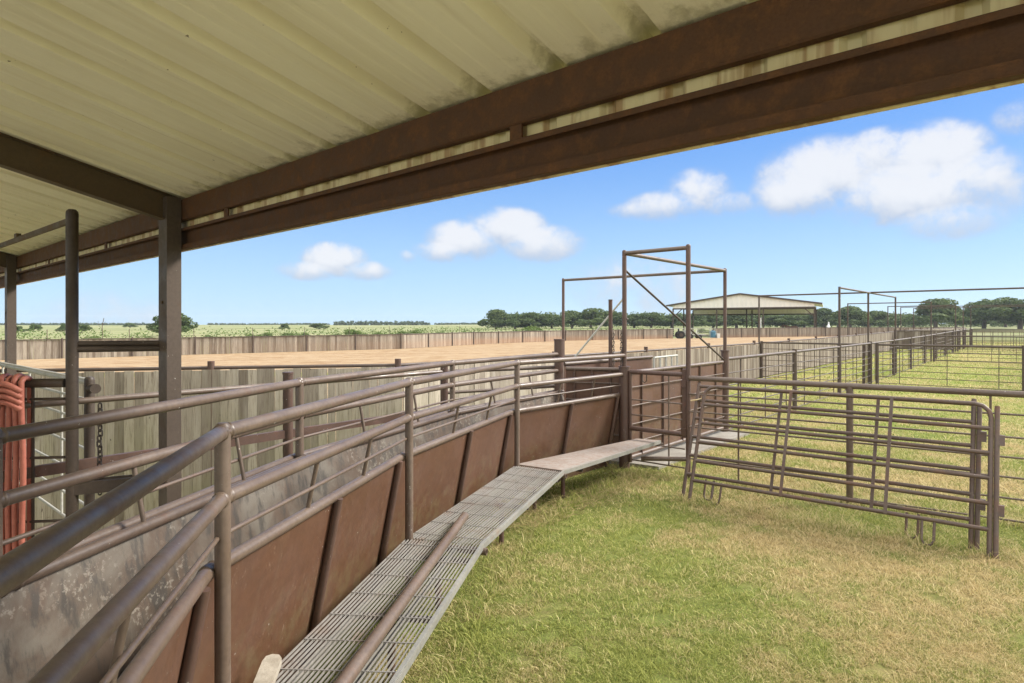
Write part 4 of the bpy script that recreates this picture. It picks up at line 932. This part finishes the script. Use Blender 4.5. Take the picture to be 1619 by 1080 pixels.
# ------------------------------------------------------------------ grass
def blades(name, label, regions, seed):
    r = np.random.default_rng(seed); PS = []; 
    V_ = []; T_ = []
    for (n, x0, x1, y0, y1, hmin, hmax, wdt, test) in regions:
        x = r.uniform(x0, x1, n); y = y0+(y1-y0)*r.uniform(0, 1, n); 
        keep = test(x, y); x, y = x[keep], y[keep]; n = len(x)
        cl = np.array([mn.noise(V3((a*1.7, b*1.7, 3))) for a, b in zip(x, y)]); cl2 = np.array([mn.noise(V3((a*6, b*6, 9))) for a, b in zip(x, y)])
        kp = (cl2+.5*cl+r.normal(0, .18, n)) < .32; x, y, cl, cl2 = x[kp], y[kp], cl[kp], cl2[kp]; n = len(x)
        h = (hmin+(hmax-hmin)*r.random(n)**1.5)*(1+.6*cl+.6*cl2); h = np.clip(h, .012, None)
        z = np.array([H(a, b) for a, b in zip(x, y)]); a_ = r.uniform(0, 6.283, n); lean = r.uniform(.2, 2.0, n)*h; w = wdt*r.uniform(.6, 1.3, n)
        dx, dy = np.cos(a_), np.sin(a_); b_ = r.uniform(0, 6.283, n); sx, sy = np.cos(b_)*w/2, np.sin(b_)*w/2
        base = np.stack([x, y, z-.004], 1); S = np.stack([sx, sy, 0*sx], 1); L = np.stack([dx*lean, dy*lean, 0*dx], 1); Z = np.stack([0*h, 0*h, h], 1)
        p = np.stack([base-S, base+S, base+S*.8+L*.35+Z*.6, base-S*.8+L*.35+Z*.6, base+L+Z], 1); V_.append(p.reshape(-1, 3)); T_.append(np.clip(r.normal(.5, .27, n), 0, 1))
    V_ = np.concatenate(V_); T_ = np.concatenate(T_); n = len(T_); me = bpy.data.meshes.new(name); me.vertices.add(len(V_)); me.vertices.foreach_set('co', V_.ravel())
    k = np.arange(n)*5; li = np.stack([k, k+1, k+2, k+3, k+3, k+2, k+4], 1).ravel(); me.loops.add(len(li)); me.loops.foreach_set('vertex_index', li.astype(np.int32))
    st = np.stack([np.arange(n)*7, np.arange(n)*7+4], 1).ravel(); me.polygons.add(2*n); me.polygons.foreach_set('loop_start', st.astype(np.int32)); me.update(calc_edges=True)
    at_ = me.attributes.new('tone', 'FLOAT', 'FACE'); at_.data.foreach_set('value', np.repeat(T_, 2)); me.materials.append(M['blade']); o = bpy.data.objects.new(name, me); col.objects.link(o); tag(o, label, 'grass', kind='stuff'); print(name, n)
def edge(x, y):      # right of the chute sheet line, and off the slab
    pts = [(-.9, -.35), (-1.35, 2.56), (-.95, 4.8), (-.1, 7.4), (1.5, 9.25), (4.2, 12.2)]
    xl = np.interp(y, [p[1] for p in pts], [p[0] for p in pts]); u = (x-C0[0])*UX+(y-C0[1])*UY; v = -(x-C0[0])*UY+(y-C0[1])*UX
    slab = (v > -.4) & (u > -3.7) & (u < .4) & (v < 3.5)
    return (x > xl) & ~slab & (np.abs(x/np.maximum(y, .1)) < .93)
def dens(D, k):      # thins the far end of each strip evenly on screen
    return lambda x, y: edge(x, y)
blades('lawn_grass', 'short green and straw coloured lawn grass in front of the pens',
       [(240000, -1.4, 3.9, 2.2, 4.2, .008, .040, .0040, edge), (170000, -1.2, 6, 4.2, 7, .008, .046, .0055, edge), (110000, -1, 10.5, 7, 11, .025, .065, .008, edge), (60000, 0, 16, 11, 18, .03, .06, .014, edge)], 1)
def lane(x, y):
    u = (x-C0[0])*UX+(y-C0[1])*UY; v = -(x-C0[0])*UY+(y-C0[1])*UX; return (v < 3.7) & (np.abs(x/y) < .9) & (u > .5)
def tufts(x, y):     # longer growth under the leaning panels, the fence and the catwalk edge
    out = np.zeros(len(x), bool)
    for (ax, ay, bx, by, w) in ((2.1, 7.45, 4.5, 5.5, .22), (2.42, 8.42, 8.2, 4.4, .16), (-.15, 4.9, .68, 7.2, .10), (.68, 7.2, 1.9, 8.75, .2), (-.55, 2.6, -.15, 4.9, .12)):
        dx, dy = bx-ax, by-ay; L2 = dx*dx+dy*dy; f = np.clip(((x-ax)*dx+(y-ay)*dy)/L2, 0, 1); out |= np.hypot(x-ax-f*dx, y-ay-f*dy) < w*(.35+.65*np.random.default_rng(3).random(len(x)))
    return out
blades('tall_grass', 'longer uncut grass tufts along the fence feet and leaning panels', [(120000, -.8, 8.5, 2.4, 9.2, .05, .15, .0058, tufts)], 7)
blades('pen_grass', 'yellow green grass inside the pens', [(60000, 4, 32, 18, 36, .03, .07, .028, lane), (30000, 10, 60, 36, 62, .04, .09, .05, lane)], 2)
def tuft():          # dry clippings heaped against the sheet at the thick post
    m = MB(); rr = random.Random(4)
    for _ in range(900):
        f = rr.random(); p = V3((-.35, 6.6, 0)).lerp(V3((1.75, 8.95, 0)), f)+V3((.62, -.5, 0))*rr.uniform(.1, .85); L = rr.uniform(.05, .16); a_ = rr.uniform(0, 6.28); q = p+V3((math.cos(a_)*L, math.sin(a_)*L, rr.uniform(.0, .05)))
        m.bar(p+Z3*(.01+rr.random()*.05), q+Z3*(.01+rr.random()*.04), .004, .002, tone=rr.random())
    for _ in range(26):
        p = V3((1.45+rr.uniform(-.12, .12), 8.83+rr.uniform(-.1, .1), 0)); m.bar(p, p+V3((rr.uniform(-.18, .18), rr.uniform(-.1, .05), rr.uniform(.08, .2))), .004, .003, tone=rr.random())
    tag(m.build('dry_clippings', M['straw']), 'dry straw clippings gathered along the foot of the chute', 'clippings', kind='stuff')
tuft()
# ------------------------------------------------------------------ the air
hz = MB(); hz.box((0, 560, 11), (1500, 0, 0), (0, 800, 0), (0, 0, 13.5)); ho = hz.build('haze', M['grey'])
hm = bpy.data.materials.new('haze_air'); hm.use_nodes = True; ht = NT(hm.node_tree); ht.n.clear(); hv = ht.n.new('ShaderNodeVolumePrincipled'); hv.inputs['Color'].default_value = (.80, .88, .96, 1)
hv.inputs['Density'].default_value = .00017; hv.inputs['Anisotropy'].default_value = .2; hout = ht.n.new('ShaderNodeOutputMaterial'); ht.l.new(hv.outputs[0], hout.inputs['Volume'])
ho.data.materials.clear(); ho.data.materials.append(hm); tag(ho, 'thin pale haze over the pasture and woods', 'haze', kind='stuff')
sc.render.resolution_x = 1024; sc.render.resolution_y = 683
